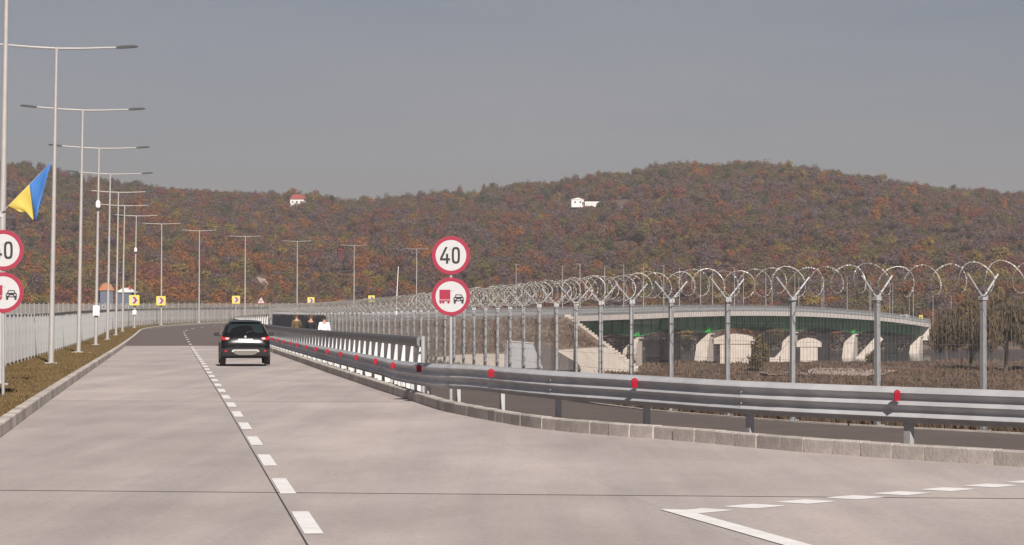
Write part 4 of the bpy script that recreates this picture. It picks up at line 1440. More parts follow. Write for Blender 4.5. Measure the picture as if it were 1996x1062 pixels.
# railing (pickets too fine to pick apart)
for s_ in (-1, 1):
    b = MB()
    fr = [(W(u, s_ * (BW - .12), 0) - bo, Vector((math.cos(heading(u)), -math.sin(heading(u)), 0)), Vector((0, 0, 1))) for u in np.arange(440, UB1 + 1, 4)]
    for zz in (.30, 1.0, 1.45):
        b.sweep([(-.04, zz - .05), (-.04, zz + .05), (.04, zz + .05), (.04, zz - .05)], fr, closed=True, cap=True)
    u = 440
    while u < UB1:
        p = W(u, s_ * (BW - .12), .75) - bo
        b.box(p, (.05, .05, 1.45), -heading(u)); u += .42
    ra = b.build('railing', M['steel_grey'], br, fixn=False); ra['kind'] = 'stuff'
    # crash barrier inside
    b = MB(); fr = [(W(u, s_ * (BW - 1.0), 0) - bo, Vector((math.cos(heading(u)), -math.sin(heading(u)), 0)), Vector((0, 0, 1))) for u in np.arange(440, UB1 + 1, 4)]
    b.sweep([(-.05, .45), (-.05, .95), (.05, .95), (.05, .45)], fr, closed=True, cap=True); b.build('crash_rail', M['rail'], br)
# lamps on the bridge, both sides
ORD = 'first second third fourth fifth sixth seventh eighth ninth tenth eleventh twelfth thirteenth fourteenth fifteenth sixteenth seventeenth eighteenth'.split()
u = u_at_column(1006, -6.1, 470, 560)
k = 0
while u < UB1 + 40:
    for s_ in (-1, 1):
        lamp(W(u, s_ * (BW - .5), .0), -heading(u) + (math.pi if s_ > 0 else 0), '%s slim lamp post from the road bend along the bridge railing %s' % (ORD[k], 'above the pier stubs' if s_ > 0 else 'facing the wooded hill'), 'lamp posts along the bridge', 1, 0, .84)
    u += 25; k += 1

# concrete pieces on the foot of the bank: wing wall, dark access ramp
def slope_point(px, py):
    best = None
    for iu in range(0, 330):
        u = 330 + iu * .55
        if u > UB0 - 1: break
        ve = bank_edge(u); top = zr(u) - .06; drop = -9.6 - top
        for k in range(45):
            f = k / 40
            p = W(u, ve + SLP * abs(drop) * f, 0); p.z = top + drop * f
            e = (px_of(p) - px) ** 2 + (600 - F * (p.z - CAMZ) / p.y - py) ** 2
            if best is None or e < best[0]: best = (e, p)
    return best[1]
def bank_slab(name, label, cat, pxs, proud, m_, part):
    P_ = [slope_point(*q) for q in pxs]
    c = sum(P_, Vector()) / len(P_)
    nrm = (P_[1] - P_[0]).cross(P_[2] - P_[0]).normalized()
    if nrm.z < 0: nrm = -nrm
    t = tag(empty(name, c), label, cat)
    n = len(P_)
    b = MB(); b.add([p - c + nrm * proud for p in P_] + [p - c - nrm * 1.2 for p in P_], [tuple(range(n)), tuple(range(2 * n - 1, n - 1, -1))] + [(i, (i + 1) % n, n + (i + 1) % n, n + i) for i in range(n)])
    b.build(part, m_, t)
    return t, c, P_, nrm
t, c, P_, nrm = bank_slab('wing_wall', 'light grey concrete slab on the foot of the embankment slope', 'retaining wall', [(984, 674), (1034, 677), (1053, 724), (982, 724)], .7, M['wall_grey'], 'wall_face')
b = MB(); b.tube([P_[0] - c + nrm * .8, P_[1] - c + nrm * .8], .16, 6); b.build('coping', M['bridge_conc'], t)
t, c, P_, nrm = bank_slab('access_ramp', 'dark asphalt ramp descending the bank beside the light grey slab', 'ramp', [(1034, 677), (1062, 676), (1124, 712), (1130, 726), (1054, 726)], .45, M['path_asphalt'], 'ramp_surface')
b = MB()
for i in range(9):
    q = P_[4].lerp(P_[3], .35 + .07 * i) - c + nrm * .4
    b.tube([q, q + Vector((-.1, 0, .95))], .04, 4)
rl = b.build('ramp_railing', M['steel_grey'], t); rl['kind'] = 'stuff'
# stair edge down the cone
pts = []
u = us[-1]; ve = bank_edge(u); th = heading(u); c = W(u, ve - 1.5, 0); top = zr(u) - .06; drop = -9.6 - top
ang = R(22); dirv = Vector((math.cos(th), -math.sin(th), 0)) * math.cos(ang) + Vector((math.sin(th), math.cos(th), 0)) * math.sin(ang)
for i in range(13):
    f = i / 12
    p = c + dirv * (1.5 + SLP * abs(drop) * f * .9); p.z = top + drop * f * .9 + .18
    pts.append(p)
st = tag(empty('stair', pts[0]), 'pale concrete stair running down the embankment beside the bridge end', 'stair')
side = Vector((-dirv.y, dirv.x, 0))
for i in range(24):
    f = i / 23
    p = pts[0].lerp(pts[-1], f)
    b = MB(); b.box(p - pts[0] + Vector((0, 0, .0)), (1.1, .85, .5), math.atan2(dirv.y, dirv.x)); b.build('step', M['pier_conc'], st)

# mid-distance pale columns with hammerhead caps (older piers standing beside the bridge)
for (px0, px1, ytop, yb, d_, lab) in ((1251, 1303, 657, 706, 596, 'pale hammerhead pier stub standing beside the conical shrub'),
                                      (1390, 1476, 650, 699, 575, 'broad pale hammerhead pier stub beside the slim olive tree'),
                                      (1551, 1600, 658, 697, 648, 'pale hammerhead pier stub between the leaning strut and the broad leaning slab')):
    a = survey(px0, ytop, d_); c = survey(px1, yb, d_)
    wd = c.x - a.x; base = Vector(((a.x + c.x) / 2, d_, -10.9)); H = a.z + 10.9
    t = tag(empty('pier_stub', base), lab, 'pier', 'old pier stubs beside the bridge')
    b = MB(); b.box((0, 0, (H - 2) / 2), (wd * .70, 2.6, H - 2), ch=.1); b.build('column', M['pier_conc'], t)
    b = MB(); b.prism([(-wd / 2, H - 2.1), (wd / 2, H - 2.1), (wd / 2, H - 1.0), (wd * .25, H - .25), (0, H), (-wd * .25, H - .25), (-wd / 2, H - 1.0)], off(0, -1.5, 0), 3.0); b.build('cap', M['pier_conc'], t)
# leaning struts
for (a, c, d_, lab) in (((1509, 702), (1543, 664), 640, 'thin pale strut leaning against the bridge girder'), ((1675, 700), (1716, 656), 700, 'broad pale slab leaning up towards the bridge girder')):
    p = survey(a[0], a[1], d_); q = survey(c[0], c[1], d_)
    p.z = min(p.z, -9.7)
    t = tag(empty('leaning_strut', p), lab, 'strut')
    r_ = .35 if a[0] < 1600 else .9
    dv = q - p; n = Vector((-dv.z, 0, dv.x)).normalized() * r_
    b = MB(); b.add([-n + Vector((0, -.6, 0)), n + Vector((0, -.6, 0)), dv + n + Vector((0, -.6, 0)), dv - n + Vector((0, -.6, 0)), -n + Vector((0, .6, 0)), n + Vector((0, .6, 0)), dv + n + Vector((0, .6, 0)), dv - n + Vector((0, .6, 0))],
                    [(0, 1, 2, 3), (7, 6, 5, 4), (0, 4, 5, 1), (1, 5, 6, 2), (2, 6, 7, 3), (3, 7, 4, 0)]); b.build('slab', M['pier_conc'], t)
    b = MB(); b.box((0, 0, .0), (2.2, 1.8, 1.2), ch=.1); b.build('footing', M['pier_conc'], t)
# sand strips and a pale tarp on the flood plain
def patch(name, px0, px1, y0, y1, m_, kind):
    b = MB(); n = 24; vs = []
    rr = random.Random(px0)
    for sgn in (1, -1):
        for i in range(n):
            f = i / (n - 1) if sgn > 0 else 1 - i / (n - 1)
            px = px0 + (px1 - px0) * f
            ym = (y0 + y1) / 2; hh = (y1 - y0) / 2 * math.sin(math.pi * max(.02, min(.98, f))) ** .5 * rr.uniform(.7, 1.1)
            y = ym - sgn * hh
            d_ = 11.0 * F / (y - 600)
            p = survey(px, y, d_); p.z = ground_z(p.x, p.y) + .28
            vs.append(p)
    b.add(vs, [tuple(range(2 * n))])
    return tag(b.build(name, m_), kind=kind)
patch('sand_strip', 1575, 1750, 717, 729, M['sand'], 'structure')
patch('sand_strip', 1480, 1590, 723, 730, M['sand'], 'structure')
patch('sand_strip', 1180, 1250, 718, 725, M['sand'], 'structure')

# ================================================================== VAN AND YELLOW BOARD AT THE FAR END OF THE BRIDGE
uvn = u_at_column(1765, 1.8, 760, 836)
p = W(uvn, 1.8, -.03)
t = tag(empty('van', p, -heading(uvn)), 'small pale van standing near the far end of the bridge', 'van')
b = MB(); b.prism([(-2.4, .35), (2.3, .35), (2.45, .8), (2.3, 1.15), (1.5, 1.35), (1.05, 2.25), (-2.3, 2.35), (-2.45, 1.2)], Matrix.Rotation(R(90), 4, 'Z') @ off(0, -.95, 0), 1.9)
b.build('body', M['house_white'], t)
b = MB(); b.prism([(1.0, 1.4), (1.5, 1.4), (1.1, 2.1), (.4, 2.1), (.4, 1.4)], Matrix.Rotation(R(90), 4, 'Z') @ off(0, -.97, 0), 1.94); b.build('cab_window', M['glass'], t)
b = MB(); b.box((0, -2.42, 1.75), (1.4, .06, .7)); b.build('rear_window', M['glass'], t)
for s_ in (-1, 1):
    for y in (-1.5, 1.5):
        b = MB(); b.tube([(s_ * .75, y, .34), (s_ * .98, y, .34)], .34, 14); b.build('wheel', M['rubber'], t)
uy = u_at_column(1795, 6.2, 780, 845); p = W(uy, 6.2, .05)
t = tag(empty('yellow_board', p, R(5)), 'small yellow sign board at the far end of the bridge railing', 'sign')
b = MB(); b.box((0, 0, 1.55), (1.0, .05, 1.1), ch=.02); b.build('board', M['yellow'], t)
b = MB(); b.box((0, -.03, 1.55), (.25, .02, .6)); b.build('mark', M['black'], t)
b = MB(); b.tube([(0, .06, 0), (0, .06, 1.9)], .04, 6); b.build('pole', M['galv_light'], t)

# ================================================================== HOUSES
def house(p, rz, w_, d_, h_, rh, wall, roof, label, windows=3, hip=False, name='house'):
    t = tag(empty(name, p, rz), label, 'house')
    b = MB(); b.box((0, 0, h_ / 2 - .5), (w_, d_, h_ + 1)); wl = b.build('wall', wall, t)
    b = MB(); o = .45; th = .25
    b.prism([(-w_ / 2 - o, h_ - .05), (w_ / 2 + o, h_ - .05), (0.0, h_ + rh)] if not hip else [(-w_ / 2 - o, h_), (w_ / 2 + o, h_), (w_ * .32, h_ + rh * .8), (0, h_ + rh), (-w_ * .32, h_ + rh * .8)], off(0, -d_ / 2 - o, 0), d_ + 2 * o)
    rf = b.build('roof', roof, t)
    b = MB(); b.box((w_ * .22, 0, h_ + rh * .8), (.6, .6, 1.6)); b.build('chimney', M['roof_red'], rf)
    for i in range(windows):
        x = (i - (windows - 1) / 2) * w_ / (windows + .3)
        b = MB(); b.box((x, -d_ / 2 - .03, h_ * .55), (1.1, .08, 1.3)); wn = b.build('window', M['house_white'], t)
        b = MB(); b.box((x, -d_ / 2 - .08, h_ * .55), (.85, .04, 1.05)); b.build('pane', M['glass'], wn)
    b = MB(); b.box((w_ * .42, -d_ / 2 - .04, 1.0), (.9, .08, 2.0)); b.build('door', M['bark'], t)
    return t
def on_hill(px, y):
    x = (px - 998) * y / F
    return Vector((x, y, hill_z(x, y)))
HOUSES = []
def hh(px, y, lift, *a, **k):
    p = on_hill(px, y); p.z += lift
    HOUSES.append((p.x, p.y)); return house(p, *a, **k)
hh(582, 1700, 1.4, R(-12), 8.5, 7, 3.6, 3.0, M['house_white'], M['roof_red'], 'white hillside house with a rounded red roof on the skyline', 3, True)
hh(1124, 1560, 1.8, R(10), 7, 6, 3.2, 1.0, M['house_white'], M['house_white'], 'low white building on the upper slope beside a white wall', 2)
p = on_hill(1168, 1545)
t = tag(empty('white_wall', p, R(4)), 'long low white wall beside the white building on the slope', 'wall')
b = MB(); b.box((0, 0, 1.9), (16, .4, .8)); b.box((0, .2, .6), (15.6, .3, 2.4)); b.build('parapet', M['house_white'], t)
HOUSES.append((p.x, p.y)); HOUSES.append((p.x + 7, p.y)); HOUSES.append((p.x - 6, p.y))
def plainhouse(px, y, zb, *a, **k):
    p = Vector(((px - 998) * y / F, y, zb)); return house(p, *a, **k)
plainhouse(206, 890, -4, R(15), 4.0, 5, 11.5, 2.4, M['house_dark'], mat('roof_orange', (.40, .16, .07), .8, 0, .15, 2), 'dark blue house with an orange roof behind the lamp posts', 2, True)
plainhouse(247, 900, -4, R(-10), 4.6, 6, 11.0, 1.4, M['house_dark'], M['house_white'], 'small dark house with a pale roof behind the lamp posts', 2)
plainhouse(1622, 1010, -9.3, R(20), 13, 10, 5.5, 4.2, M['house_white'], M['roof_red'], 'house with a red roof seen beyond the bridge railing', 3)
plainhouse(1815, 1060, -9.3, R(0), 12, 9, 6.5, 4.0, M['house_white'], mat('roof_orange_red', (.36, .10, .06), .8, 0, .15, 2), 'house with an orange red roof behind the bare willow', 3)
# dirt track up the lower slope
b = MB(); trk = [(505, 900, 0), (500, 960, 0), (492, 1020, 0), (512, 1080, 0), (516, 1130, 0), (508, 1170, 0)]
vs = []
for i in range(41):
    f = i / 40 * (len(trk) - 1); k = min(int(f), len(trk) - 2); g_ = f - k
    px = trk[k][0] * (1 - g_) + trk[k + 1][0] * g_; y = trk[k][1] * (1 - g_) + trk[k + 1][1] * g_
    x = (px - 998) * y / F
    for s_ in (-1, 1):
        vs.append((x + s_ * 1.7, y, hill_z(x + s_ * 1.7, y) + .5))
b.add(vs, [(2 * i, 2 * i + 1, 2 * i + 3, 2 * i + 2) for i in range(40)])
tag(b.build('dirt_track', M['track']), kind='structure')
TRACK = [((px - 998) * y / F, y) for px, y, _ in trk]

# ================================================================== TREES
def leaf_cloud(n, lumps, size, seed, flat=0.55, tri=False):
    """n leaf-clump quads spread through lumps [(cx,cy,cz,rx,ry,rz)]"""
    g_ = np.random.default_rng(seed)
    lumps = np.array(lumps, dtype=float)
    wts = lumps[:, 3] * lumps[:, 4] * lumps[:, 5]; wts = wts ** .75; wts /= wts.sum()
    idx = g_.choice(len(lumps), n, p=wts)
    dirs = g_.normal(size=(n, 3)); dirs /= np.linalg.norm(dirs, axis=1)[:, None]
    rad = g_.uniform(0.25, 1.0, n) ** 0.5
    rad *= 1 + 0.18 * g_.normal(size=n) * (g_.random(n) < .3)
    c = lumps[idx, :3] + dirs * rad[:, None] * lumps[idx, 3:]
    nr = dirs + g_.normal(size=(n, 3)) * flat; nr /= np.linalg.norm(nr, axis=1)[:, None]
    up = g_.normal(size=(n, 3))
    t1 = np.cross(nr, up); t1 /= np.linalg.norm(t1, axis=1)[:, None]
    t2 = np.cross(nr, t1)
    sz = size * g_.uniform(.55, 1.3, n)[:, None]
    asp = g_.uniform(.55, 1.0, n)[:, None]
    v = np.stack([c - t1 * sz, c - t2 * sz * asp * .8 + t1 * sz * .1, c + t1 * sz * .9, c + t2 * sz * asp], axis=1).reshape(-1, 3)
    return v, np.arange(n * 4).reshape(-1, 4)
def trunk_mesh(h, r, seed, limbs=6, m_=None, spread=.35, base=.3):
    rr = random.Random(seed); b = MB()
    top = Vector((rr.uniform(-.1, .1) * h, rr.uniform(-.1, .1) * h, h * .8))
    b.tube([(0, 0, -1.5), (0, 0, 0), top * .5 + Vector((rr.uniform(-.04, .04) * h, 0, 0)), top], [r * 1.25, r, r * .65, r * .2], 6)
    for i in range(limbs):
        f = base + (0.9 - base) * i / max(1, limbs)
        p = top * f; a = rr.uniform(0, 6.28); L = h * spread * (1.1 - f * .6)
        q = p + Vector((math.cos(a) * L, math.sin(a) * L, L * rr.uniform(.5, 1.0)))
        b.tube([p, p.lerp(q, .5) + Vector((0, 0, -.04 * h)), q], [r * .4, r * .25, r * .08], 4)
    return b.mesh('trunk', m_ or M['bark'], 40)
AUT = [(0.070, 0.066, 0.032), (0.145, 0.112, 0.042), (0.150, 0.090, 0.050), (0.185, 0.090, 0.042), (0.130, 0.084, 0.066), (0.120, 0.084, 0.082), (0.105, 0.076, 0.080), (0.165, 0.078, 0.052), (0.200, 0.110, 0.045), (0.090, 0.078, 0.042)]
M['forest'] = leaf_mat('autumn_foliage', AUT, 0.012, trans=.4, lo_=.88, hi_=1.12)
M['leaf_olive'] = leaf_mat('olive_foliage', [(.085, .075, .03), (.13, .10, .04), (.10, .085, .035)], .3, byobj=False)
M['leaf_willow'] = leaf_mat('willow_foliage', [(.115, .085, .048), (.15, .105, .055), (.10, .078, .045), (.13, .10, .05)], .3, byobj=False)
M['leaf_dark'] = leaf_mat('dark_foliage', [(.022, .024, .018), (.036, .034, .022), (.03, .028, .024)], .3, byobj=False)
M['leaf_yellow'] = leaf_mat('yellow_foliage', [(.20, .13, .025), (.25, .17, .035), (.17, .11, .03)], .3, byobj=False)
M['leaf_orange'] = leaf_mat('orange_foliage', [(.24, .10, .025), (.20, .085, .03), (.26, .13, .035)], .3, byobj=False)
M['leaf_rust'] = leaf_mat('rust_foliage', [(.15, .06, .035), (.18, .07, .03), (.12, .06, .04)], .3, byobj=False)
M['leaf_purple'] = leaf_mat('purple_foliage', [(.10, .045, .045), (.085, .05, .05), (.12, .05, .045)], .3, byobj=False)
M['leaf_green'] = leaf_mat('green_foliage', [(.055, .065, .025), (.075, .08, .03), (.06, .06, .03)], .3, byobj=False)
def lumps_for(kind, h, seed):
    rr = random.Random(seed)
    if kind == 'round':
        L = [(0, 0, h * .58, h * .30, h * .30, h * .36)]
        for i in range(6):
            a = rr.uniform(0, 6.28); L.append((math.cos(a) * h * .24, math.sin(a) * h * .24, h * rr.uniform(.38, .78), h * .18, h * .18, h * .17))
    elif kind == 'tall':
        L = [(0, 0, h * .55, h * .20, h * .20, h * .44)]
        for i in range(5):
            a = rr.uniform(0, 6.28); L.append((math.cos(a) * h * .14, math.sin(a) * h * .14, h * rr.uniform(.3, .85), h * .13, h * .13, h * .15))
    elif kind == 'bush':
        L = [(0, 0, h * .42, h * .45, h * .45, h * .42)]
        for i in range(5):
            a = rr.uniform(0, 6.28); L.append((math.cos(a) * h * .38, math.sin(a) * h * .38, h * rr.uniform(.25, .6), h * .26, h * .26, h * .24))
    elif kind == 'cone':
        L = [(0, 0, h * (.1 + .14 * i), h * .27 * (1 - i / 7.2), h * .27 * (1 - i / 7.2), h * .13) for i in range(7)]
    elif kind == 'willow':
        L = []
        for i in range(30):
            a = rr.uniform(0, 6.28); r_ = rr.uniform(.02, .46) * h
            zt = h * (0.98 - .55 * (r_ / h) - rr.uniform(0, .12))
            L.append((math.cos(a) * r_, math.sin(a) * r_, zt - h * .20, h * .11, h * .11, h * rr.uniform(.18, .28)))
    return L
# prototype trees: real trees at the foot of the hill; the far wood repeats their crowns
def species_mat(name, c):
    return leaf_mat(name, [tuple(x * k * 1.06 for x in c) for k in (.84, 1.0, 1.16)], .05, trans=.4, lo_=.88, hi_=1.12)
SPEC = [('olive', (.150, .120, .046)), ('yellowish', (.235, .165, .048)), ('orange', (.285, .120, .036)), ('rust brown', (.205, .092, .046)),
        ('brown', (.165, .105, .066)), ('mauve', (.158, .108, .098)), ('reddish', (.205, .078, .062)), ('dark green', (.074, .080, .036))]
KINDS = [('round', 7.4), ('tall', 8.0), ('bush', 5.4)]
protos = []
for ci, (cn, cc) in enumerate(SPEC):
    m_ = species_mat(cn.replace(' ', '_') + '_wood_foliage', cc)
    for ki, (kd, h) in enumerate(KINDS):
        i = ci * 3 + ki
        x = -158 + i * 13.4 + random.uniform(-4, 4); y = 915 + random.uniform(-8, 14)
        t = tag(empty('autumn_tree', (x, y, hill_z(x, y) - .3)), '%s %s autumn tree in the belt along the foot of the wooded hill' % (('round', 'slender', 'low bushy')[ki], cn), 'tree', 'trees along the foot of the hill')
        link('trunk', trunk_mesh(h, .18, 40 + i), t)
        v, f = leaf_cloud(900, lumps_for(kd, h, 60 + i), .28, 80 + i, .30)
        protos.append(link('crown', np_mesh('crown', v, f, m_), t))
# the wood: points on the slope
def vnoise(x, y, s, sd):
    return math.sin(x / s + sd) * math.sin(y / (s * 1.3) + sd * 2.1) + .5 * math.sin(x / (s * .43) + y / (s * .6) + sd)
pts = []; picks = []; scl = []; rots = []
r2 = random.Random(11)
for _ in range(60000):
    y = 885 + (1790 - 885) * r2.random() ** .92
    x = r2.uniform(-1, 1) * (.205 * y + 12)
    dn = vnoise(x, y, 36, 1.0) * .5 + vnoise(x, y, 13, 4.0) * .35
    keep = .72 + .32 * dn
    if r2.random() > keep * .30: continue
    if any(abs(x - a) < 8.5 and -75 < (y - b_) < 7 for a, b_ in HOUSES): continue
    if any(abs(x - a) < 2.6 and abs(y - b_) < 32 for a, b_ in TRACK): continue
    px = 998 + F * x / y
    wt = [1.8, .5, .30, 1.8, 3.2, 4.0, .8, .35]
    lo = max(0, min(1, (1500 - y) / 260)); left = max(0, min(1, (860 - px) / 380))
    wt[2] += 4.0 * lo * left; wt[1] += 3.0 * lo * left; wt[0] += 2.0 * lo * left; wt[5] -= 2.4 * lo * left
    hi = max(0, min(1, (y - 1500) / 130))
    wt[0] += 3.5 * hi; wt[7] += 1.0 * hi; wt[5] -= 1.9 * hi
    if px > 1150 and y < 1250: wt[0] += 1.2; wt[1] += .7
    for q in range(8):
        wt[q] = max(.02, wt[q]) * math.exp(1.15 * (vnoise(x + 91 * q, y * .45 - 57 * q, 13, 1.7 * q) + .7 * vnoise(x - 31 * q, y * .45, 5.5, 2.3 * q)))
    c_ = r2.choices(range(8), wt)[0]
    pts.append((x, y, hill_z(x, y) - .5)); picks.append(c_ * 3 + r2.choice((0, 0, 1, 2, 2)))
    s_ = r2.uniform(.70, 1.55) * (1 + .12 * vnoise(x, y, 60, 2.0))
    scl.append(s_); rots.append((0, 0, r2.uniform(0, 6.28)))
me = bpy.data.meshes.new('hillside_wood')
me.from_pydata(pts, [], [])
at = me.attributes.new('pick', 'INT', 'POINT'); at.data.foreach_set('value', picks)
at = me.attributes.new('scl', 'FLOAT', 'POINT'); at.data.foreach_set('value', scl)
at = me.attributes.new('rot', 'FLOAT_VECTOR', 'POINT'); at.data.foreach_set('vector', [c for r_ in rots for c in r_])
wood = link('hillside_wood', me)
tag(wood, 'dense autumn wood covering the hillside', 'wood', kind='stuff')
def scatter_group(name, objs):
    ng = bpy.data.node_groups.new(name, 'GeometryNodeTree')
    ng.interface.new_socket('Geometry', in_out='INPUT', socket_type='NodeSocketGeometry')
    ng.interface.new_socket('Geometry', in_out='OUTPUT', socket_type='NodeSocketGeometry')
    N = ng.nodes; Lk = ng.links
    gi = N.new('NodeGroupInput'); go = N.new('NodeGroupOutput')
    iop = N.new('GeometryNodeInstanceOnPoints')
    jn = N.new('GeometryNodeJoinGeometry')
    for o in reversed(objs):
        oi = N.new('GeometryNodeObjectInfo'); oi.transform_space = 'ORIGINAL'
        oi.inputs['Object'].default_value = o; oi.inputs['As Instance'].default_value = True
        Lk.new(oi.outputs['Geometry'], jn.inputs[0])
    def attr(nm, tp):
        a = N.new('GeometryNodeInputNamedAttribute'); a.data_type = tp; a.inputs['Name'].default_value = nm
        return [q for q in a.outputs if q.enabled and q.name == 'Attribute'][0]
    Lk.new(gi.outputs[0], iop.inputs['Points'])
    Lk.new(jn.outputs[0], iop.inputs['Instance'])
    iop.inputs['Pick Instance'].default_value = True
    Lk.new(attr('pick', 'INT'), iop.inputs['Instance Index'])
    e2r = N.new('FunctionNodeEulerToRotation')
    Lk.new(attr('rot', 'FLOAT_VECTOR'), e2r.inputs[0])
    Lk.new(e2r.outputs[0], iop.inputs['Rotation'])
    Lk.new(attr('scl', 'FLOAT'), iop.inputs['Scale'])
    Lk.new(iop.outputs[0], go.inputs[0])
    return ng
md = wood.modifiers.new('scatter', 'NODES'); md.node_group = scatter_group('wood_scatter', protos)

# single trees one can tell apart
def tree(p, kind, h, m_, label, seed, n=700, size=.35, group=None, limbs=7, name='tree', trunk_r=None):
    t = tag(empty(name, p), label, 'tree' if h > 3 else 'shrub', group)
    link('trunk', trunk_mesh(h, trunk_r or h * .022, seed, limbs, spread=.3), t)
    if kind == 'willow':
        g_ = np.random.default_rng(seed)
        v, f = leaf_cloud(n, lumps_for(kind, h, seed), size, seed)
        # drooping strands: stretch the leaf clumps downwards
        q = v.reshape(-1, 4, 3); c = q.mean(axis=1, keepdims=True); d_ = q - c
        d_[:, :, 2] *= 2.0; d_[:, :, :2] *= .5; v = (c + d_).reshape(-1, 3)
    else:
        v, f = leaf_cloud(n, lumps_for(kind, h, seed), size, seed)
    link('crown', np_mesh('crown', v, f, m_), t)
    return t
GZ = -9.3
def gp(px, d_): 
    x = (px - 998) * d_ / F
    return Vector((x, d_, ground_z(x, d_) - .1))
tree(gp(1892, 520), 'willow', 14.5, M['leaf_willow'], 'large brownish willow with a double trunk beyond the fence', 5, 9000, .33, None, 10, 'willow_tree', .5)
tree(gp(1960, 500), 'willow', 15.0, M['leaf_willow'], 'tall leafy willow standing right of the double-trunked one', 6, 9000, .33, None, 9, 'willow_tree', .4)
tree(gp(2050, 515), 'willow', 14.0, M['leaf_olive'], 'olive willow at the end of the willow row', 8, 7000, .33, None, 9, 'willow_tree', .4)
tree(gp(1846, 560), 'willow', 10.0, M['leaf_willow'], 'smaller willow growing against the end of the bridge', 9, 5000, .3, None, 9, 'willow_tree', .3)
tree(gp(1228, 498), 'cone', 5.8, M['leaf_olive'], 'olive conical shrub growing at the foot of the bank before the bridge', 10, 900, .2, None, 6, 'conical_shrub')
tree(gp(1482, 500), 'tall', 7.6, M['leaf_olive'], 'slim olive yellow tree standing in front of the green girder', 12, 700, .25, None, 8, 'slim_tree')
tree(gp(1472, 505), 'bush', 4.2, M['leaf_yellow'], 'low yellowish bush at the foot of the slim tree', 13, 500, .2, None, 4, 'bush')
tree(gp(1700, 560), 'bush', 3.4, M['leaf_olive'], 'small olive bush beneath the leaning slab', 14, 400, .2, None, 4, 'bush')
tree(on_hill(1085, 1640) + Vector((0, 0, -.3)), 'round', 11.5, M['leaf_dark'], 'dark round tree standing above the skyline of the saddle', 15, 600, .5, None, 5, 'dark_tree')
tree(on_hill(338, 1690), 'round', 8.5, M['leaf_purple'], 'reddish purple tree on the skyline behind the lamp posts', 16, 420, .5, None, 5, 'purple_tree')
tree(on_hill(212, 1690), 'round', 9.5, M['leaf_purple'], 'broad purple brown tree on the skyline behind the lamp arms', 17, 420, .5, None, 5, 'purple_tree')
tree(on_hill(630, 1700), 'round', 6.5, M['leaf_dark'], 'dark tree beside the white house on the skyline', 18, 300, .5, None, 5, 'dark_tree')
tree(on_hill(540, 1700), 'tall', 7.5, M['leaf_dark'], 'slender dark tree on the skyline next to the white house', 19, 300, .5, None, 5, 'dark_tree')
# brighter trees low on the left slope and along the hill foot
cols = [('leaf_yellow', 'yellow'), ('leaf_orange', 'orange'), ('leaf_olive', 'olive'), ('leaf_rust', 'rust red'), ('leaf_green', 'dull green'), ('leaf_purple', 'purple brown')]
rt = random.Random(21)
for i in range(170):
    if i < 95:
        px = rt.uniform(-40, 600); y = rt.uniform(840, 1330); ci = rt.choice((0, 0, 1, 1, 1, 2, 2, 3, 4))
    else:
        px = rt.uniform(560, 2010); y = rt.uniform(900, 1450); ci = rt.choice((1, 2, 2, 3, 3, 4, 5, 5))
    x = (px - 998) * y / F
    if any(abs(x - a) < 3.5 and abs(y - b_) < 36 for a, b_ in TRACK): continue
    z = max(hill_z(x, y) if y > 872 else -99, -9.6)
    h = rt.uniform(5.5, 9.5)
    cl_ = cols[ci]
    tree(Vector((x, y, z - .2)), rt.choice(('round', 'round', 'bush', 'tall')), h, M[cl_[0]], '%s autumn tree standing out on the wooded slope' % cl_[1], 300 + i, 600, .36, '%s trees on the slope' % cl_[1], 5)
# dark trees on the far river bank under the bridge
for i in range(26):
    px = 1090 + i * 33 + rt.uniform(-9, 9); d_ = rt.uniform(826, 850)
    x = (px - 998) * d_ / F
    tree(Vector((x, d_, -11.2)), 'bush', rt.uniform(6.0, 7.6), M['leaf_dark'], 'dark bushy tree on the far river bank behind the bridge', 500 + i, 330, .42, 'dark trees on the far river bank', 4, 'bank_tree')

# ================================================================== GRASS AND DRY WEEDS (stuff)
def tufts(name, positions, hgt, wid, m_, seed, blades=3):
    g_ = np.random.default_rng(seed)
    P = np.array(positions); n = len(P)
    P = np.repeat(P, blades, axis=0) + np.concatenate([g_.normal(size=(n * blades, 2)) * wid * 1.2, np.zeros((n * blades, 1))], axis=1)
    N_ = len(P); a = g_.uniform(0, 6.28, N_); hh_ = hgt * g_.uniform(.5, 1.3, N_)
    dx = np.cos(a) * wid; dy = np.sin(a) * wid
    lean = g_.normal(size=(N_, 2)) * hgt * .3
    v = np.empty((N_, 3, 3))
    v[:, 0] = P + np.stack([-dx, -dy, np.zeros(N_)], 1); v[:, 1] = P + np.stack([dx, dy, np.zeros(N_)], 1)
    v[:, 2] = P + np.stack([lean[:, 0], lean[:, 1], hh_], 1)
    o = link(name, np_mesh(name, v.reshape(-1, 3), np.arange(N_ * 3).reshape(-1, 3), m_, 3))
    return o
M['grass'] = leaf_mat('grass_blades', [(.10, .085, .032), (.15, .105, .045), (.21, .145, .07), (.115, .09, .035)], .5, byobj=False)
M['weeds'] = leaf_mat('dry_weeds', [(.135, .08, .058), (.11, .08, .055), (.16, .105, .07), (.125, .07, .054)], .08, byobj=False)
gpt = []
for _ in range(26000):
    u = 45 + 240 * rt.random() ** 1.6
    v = -3.97 - 3.4 * rt.random()
    p = W(u, v, .125); gpt.append(p)
tag(tufts('verge_grass', gpt, .065, .016, M['grass'], 1), 'short dry grass covering the left road verge', 'grass', kind='stuff')
gpt = []
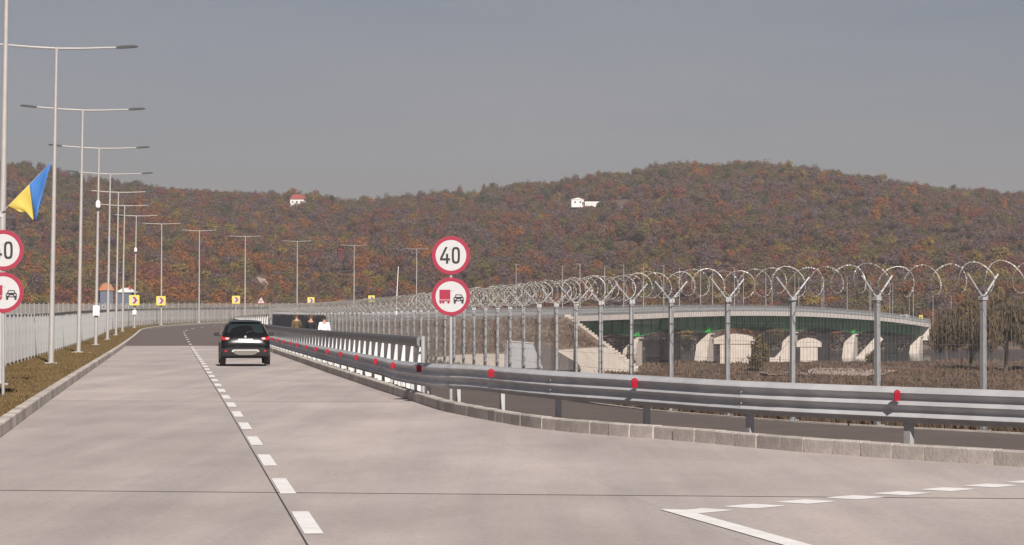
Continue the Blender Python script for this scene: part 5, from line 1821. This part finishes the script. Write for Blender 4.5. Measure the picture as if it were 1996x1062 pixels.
for _ in range(9000):
    d_ = rt.uniform(370, 588); px = rt.uniform(1130, 2060)
    x = (px - 998) * d_ / F
    if vnoise(x, d_, 9, 3.0) < -.55: continue
    gpt.append(Vector((x, d_, ground_z(x, d_) - .05)))
for _ in range(9000):
    d_ = 95 + 300 * rt.random() ** .7; x = rt.uniform(-8, 75 + d_ * .12)
    u_, v_ = uv_of(x, d_)
    if v_ < bank_edge(max(20, u_)) + 13.5 or vnoise(x, d_, 9, 3.0) < -.55: continue
    gpt.append(Vector((x, d_, ground_z(x, d_) - .05)))
tag(tufts('dry_weeds', gpt, .55, .30, M['weeds'], 2, 4), 'reddish brown dry weeds covering the flood plain', 'weeds', kind='stuff')
gpt = []
for _ in range(5000):
    u = rt.uniform(34, 130); v = vfen(u) + rt.uniform(-.2, 2.2)
    gpt.append(W(u, v, -.07))
tag(tufts('fence_weeds', gpt, .22, .03, M['weeds'], 3, 3), 'dry brown grass growing along the foot of the mesh fence', 'grass', kind='stuff')
gpt = []
for _ in range(4000):
    u = rt.uniform(360, UB0 - 4); f = rt.uniform(.02, .52); top = zr(u) - .06; drop = -9.6 - top
    p = W(u, bank_edge(u) + SLP * abs(drop) * f, 0); p.z = top + drop * f - .05; gpt.append(p)
tag(tufts('slope_weeds', gpt, .45, .14, M['weeds'], 4, 3), 'sparse dry weeds on the embankment slope', 'weeds', kind='stuff')

# ================================================================== HAZE
hz = MB(); hz.box((0, 2000, 65), (15000, 11000, 170))
m = bpy.data.materials.new('haze_air'); m.use_nodes = True
t = m.node_tree
for n in list(t.nodes):
    if n.type == 'BSDF_PRINCIPLED': t.nodes.remove(n)
pv = t.nodes.new('ShaderNodeVolumePrincipled')
pv.inputs['Color'].default_value = (0.90, 0.875, 0.925, 1)
pv.inputs['Density'].default_value = 0.00018
pv.inputs['Anisotropy'].default_value = 0.2
t.links.new(pv.outputs[0], [n for n in t.nodes if n.type == 'OUTPUT_MATERIAL'][0].inputs['Volume'])
ho = hz.build('haze', m)
tag(ho, 'pale autumn haze filling the valley air', 'haze', kind='stuff')
